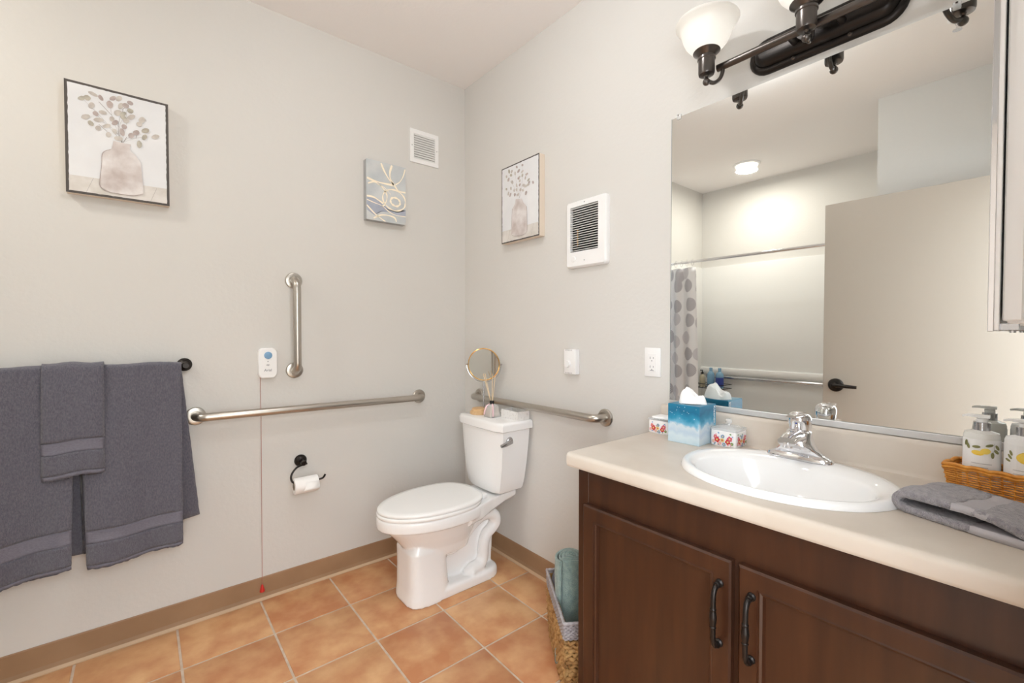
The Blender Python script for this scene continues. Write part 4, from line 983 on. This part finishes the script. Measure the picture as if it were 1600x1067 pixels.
# ------------------------------------------------------------------ things on the tank lid
TZ = .790
mm = thing('makeup_mirror', 'round gold-rimmed makeup mirror on a wooden base', 'mirror', (-.118, -.322, TZ))
mx, my = -.118, -.322; sx_, sy_ = mx+.016, my-.014
part('base', lathe(BM(), [(.052,0),(.054,.003),(.054,.013),(.052,.016),(.045,.018),(.044,.028),(.041,.031),(.0,.032)], (mx,my,TZ), n=40), 'bamboo', mm)
part('stem', lathe(BM(), [(.0042,.03),(.0042,.174)], (sx_,sy_,TZ), n=12), 'dull_chrome', mm)
mc_ = Vector((sx_, sy_, TZ+.268)); fn_ = (Matrix.Rotation(math.radians(-13),3,'Z') @ (Vector((CAM.x, CAM.y, 1.0)) - mc_)).normalized(); fu = Vector((0,0,1)).cross(fn_).normalized(); fv = fn_.cross(fu)
ring = [mc_ + (fu*math.cos(2*PI*k/48)+fv*math.sin(2*PI*k/48))*.086 for k in range(48)]
part('rim', tube(BM(), ring, .0034, 8, closed=True), 'gold', mm)
part('glass', lathe(BM(), [(.0845,-.002),(.0845,.002)], mc_, fn_, 48), 'mirror_glass', mm, None)
yoke = [mc_ + (fu*math.cos(a)+fv*math.sin(a))*.096 for a in [PI + PI*k/20 for k in range(21)]]
part('yoke', tube(BM(), yoke, .0022, 6), 'dull_chrome', mm)
for s in (-1, 1): part('pivot', lathe(BM(), [(.004,0),(.004,.012),(.002,.014)], mc_+fu*s*.088, fu*s, 10), 'dull_chrome', mm)
dx_, dy_ = -.125, -.440
rdf = thing('reed_diffuser', 'glass reed diffuser with wooden reeds and a pink ribbon', 'reed diffuser', (dx_, dy_, TZ))
def sq(hw, z, r=.006): return [Vector((dx_+u, dy_+v, TZ+z)) for u, v in rrect(2*hw, 2*hw, min(r, hw*.5), 4)]
bm = BM(); loft(bm, [sq(.031,0), sq(.0325,.004), sq(.030,.03), sq(.026,.056), sq(.018,.064), sq(.010,.068)]); part('bottle', bm, 'clear_plastic', rdf)
bm = BM(); loft(bm, [sq(.027,.005), sq(.0275,.008), sq(.0255,.034)]); part('liquid', bm, 'reed_liquid', rdf)
part('collar', lathe(BM(), [(.0115,.066),(.0115,.084),(.008,.085)], (dx_,dy_,TZ)), 'black_plastic', rdf)
for tx_, ty_, tz_ in ((-.012,.022,.225),(-.010,.034,.222),(.004,.002,.226),(.010,-.005,.215)):
    part('reed', tube(BM(), [(dx_,dy_,TZ+.012),(dx_+tx_*.3,dy_+ty_*.3,TZ+.085),(dx_+tx_*1.6,dy_+ty_*1.6,TZ+tz_)], .0019, 6), 'reed_wood', rdf)
for a, b_, l_ in ((-.014,-.026,.056),(-.029,.010,.050)):
    bm = BM(); loft(bm, [[Vector((dx_+a*k, dy_+b_*k, z))+Vector((q*.4,-q,0)) for q in (-.004,.004)] for k, z in ((.35,TZ+.070),(.95,TZ+.060),(1.28,TZ+.035),(1.38,TZ+.064-l_))], False, False)
    o = part('ribbon', bm, 'pink_ribbon', rdf, 180, recalc=False); o.modifiers.new('s','SOLIDIFY').thickness = .0012
wt = thing('marble_tray', 'small white speckled open box on the tank lid', 'box', (-.058, -.545, TZ))
bm = BM(); lo, hi = Vector((-.094,-.612,TZ)), Vector((-.016,-.478,TZ+.043)); kx = .006
def rct(k, z): return [Vector((lo.x+k,lo.y+k,z)),Vector((hi.x-k,lo.y+k,z)),Vector((hi.x-k,hi.y-k,z)),Vector((lo.x+k,hi.y-k,z))]
loft(bm, [rct(0,lo.z), rct(0,hi.z-.001), rct(.001,hi.z), rct(kx-.001,hi.z), rct(kx,hi.z-.001), rct(kx,lo.z+.006)]); part('box_shell', bm, 'marble', wt, None)
part('contents', box(BM(), (-.085,-.6,TZ+.007),(-.025,-.53,TZ+.024), .004), 'label_white', wt)

# ------------------------------------------------------------------ floor basket beside the vanity
E1 = Vector((.565,.825,0)).normalized(); E2 = Vector((.825,-.565,0)).normalized()
Q0 = Vector((-.462,-1.288,0)); QL, QW, QH = .34, .115, .262
fb = thing('floor_basket', 'woven storage basket with a grey rope rim beside the vanity', 'basket', Q0 + E1*QL/2 + E2*QW/2)
def qp(a, b, z, grow=0):
    k = 1 - .14*(1 - z/QH); kk = 1 - .22*(1 - z/QH)
    return Q0 + E1*(QL/2 + (a-.5)*(QL*k+grow*2)) + E2*(QW/2 + (b-.5)*(QW*kk+grow*2)) + Vector((0,0,z))
def qper(nl, nw):
    P = []
    for (a0,b0),(a1,b1),nn in (((0,0),(1,0),nl),((1,0),(1,1),nw),((1,1),(0,1),nl),((0,1),(0,0),nw)):
        for i in range(nn): P.append((a0+(a1-a0)*i/nn, b0+(b1-b0)*i/nn))
    return P
bm = BM(); loft(bm, [[qp(a,b,z,-.006) for a, b in ((0,0),(1,0),(1,1),(0,1))] for z in (.002,.10,.19,QH-.01)], False); bm.faces.new([bm.verts.new(qp(a,b,.004,-.006)) for a, b in ((0,0),(1,0),(1,1),(0,1))])
o = part('liner', bm, 'hyacinth', fb, None); o.modifiers.new('s','SOLIDIFY').thickness = .003
per = qper(44, 16)
for r in range(14):      # thick hyacinth plaits
    z = .008+r*.0142; pts = []
    for i, (a, b) in enumerate(per):
        s = .004*(1 if ((i//2)+r) % 2 else -1); p = qp(a,b,z + .003*math.sin(i*1.7+r),.002+s*.6); pts.append(p)
    part('weave_strand', tube(BM(), pts, [random.uniform(.0058,.0085) for _ in pts], 6, closed=True), 'hyacinth', fb, 60)
per = qper(80, 28)
for r in range(9):
    z = .206+r*.0063; pts = []
    for i, (a, b) in enumerate(per): pts.append(qp(a,b,z,.002+.0016*(1 if ((i//2)+r) % 2 else -1)))
    part('rope_strand', tube(BM(), pts, .0033, 6, closed=True), 'rope_grey', fb, 60)
part('rim', tube(BM(), [qp(a,b,QH,.002+.0012*math.sin(i*1.6)) for i, (a,b) in enumerate(per)], .0055, 8, closed=True), 'rope_grey', fb, 60)
# rolled teal towel standing in it
rcx = Q0 + E1*(QL*.50) + E2*(QW*.52); RT, RH0 = .056, .41
rt = thing('rolled_towel', 'rolled sage green towel standing in the floor basket', 'towel', (rcx.x, rcx.y, .008))
bm = BM(); turns = 4.2; n = 150; rings = []
zs = [.008,.05,.12,.2,.28,.34,.38,.398,.408]
for k in range(n+1):
    s = k/n; a = 2*PI*turns*s + 2.0; rr = .006 + (RT-.006)*s
    col = []
    for iz, z in enumerate(zs):
        lift = .005*(1-s) if iz > 5 else 0; bul = (1+.05*math.sin(z*14+a)) if s > .75 else 1; rd_ = rr*bul*(1-.05*max(0,(z-.36)/.05)*s)
        col.append(bm.verts.new((rcx.x+rd_*math.cos(a)+random.uniform(-.0005,.0005), rcx.y+rd_*math.sin(a)+random.uniform(-.0005,.0005), z+lift-(.006*s if iz == 8 else 0)+.004*math.sin(a*2)*(iz > 5))))
    rings.append(col)
for a, b in zip(rings, rings[1:]):
    for i in range(len(zs)-1): bm.faces.new((a[i],a[i+1],b[i+1],b[i]))
o = part('cloth', bm, 'towel_teal', rt, 180, recalc=False); s_ = o.modifiers.new('s','SOLIDIFY'); s_.thickness = .0080; s_.offset = 0
# small dark cloth bundled behind it
gcx = Q0 + E1*(QL*.83) + E2*(QW*.45)
bm = BM()
loft(bm, [[Vector((gcx.x+r_*math.cos(2*PI*j/24)*(1+.1*math.sin(3*j+z*40)), gcx.y+r_*math.sin(2*PI*j/24)*(1+.1*math.sin(3*j+z*40)), z)) for j in range(24)] for z, r_ in ((.006,.036),(.05,.042),(.15,.045),(.24,.044),(.275,.037),(.288,.022),(.29,.006))])
single('rolled_washcloth', bm, 'towel_grey', 'dark grey cloth tucked in the floor basket behind the green towel', 'towel', (gcx.x, gcx.y, .006), smooth=60)
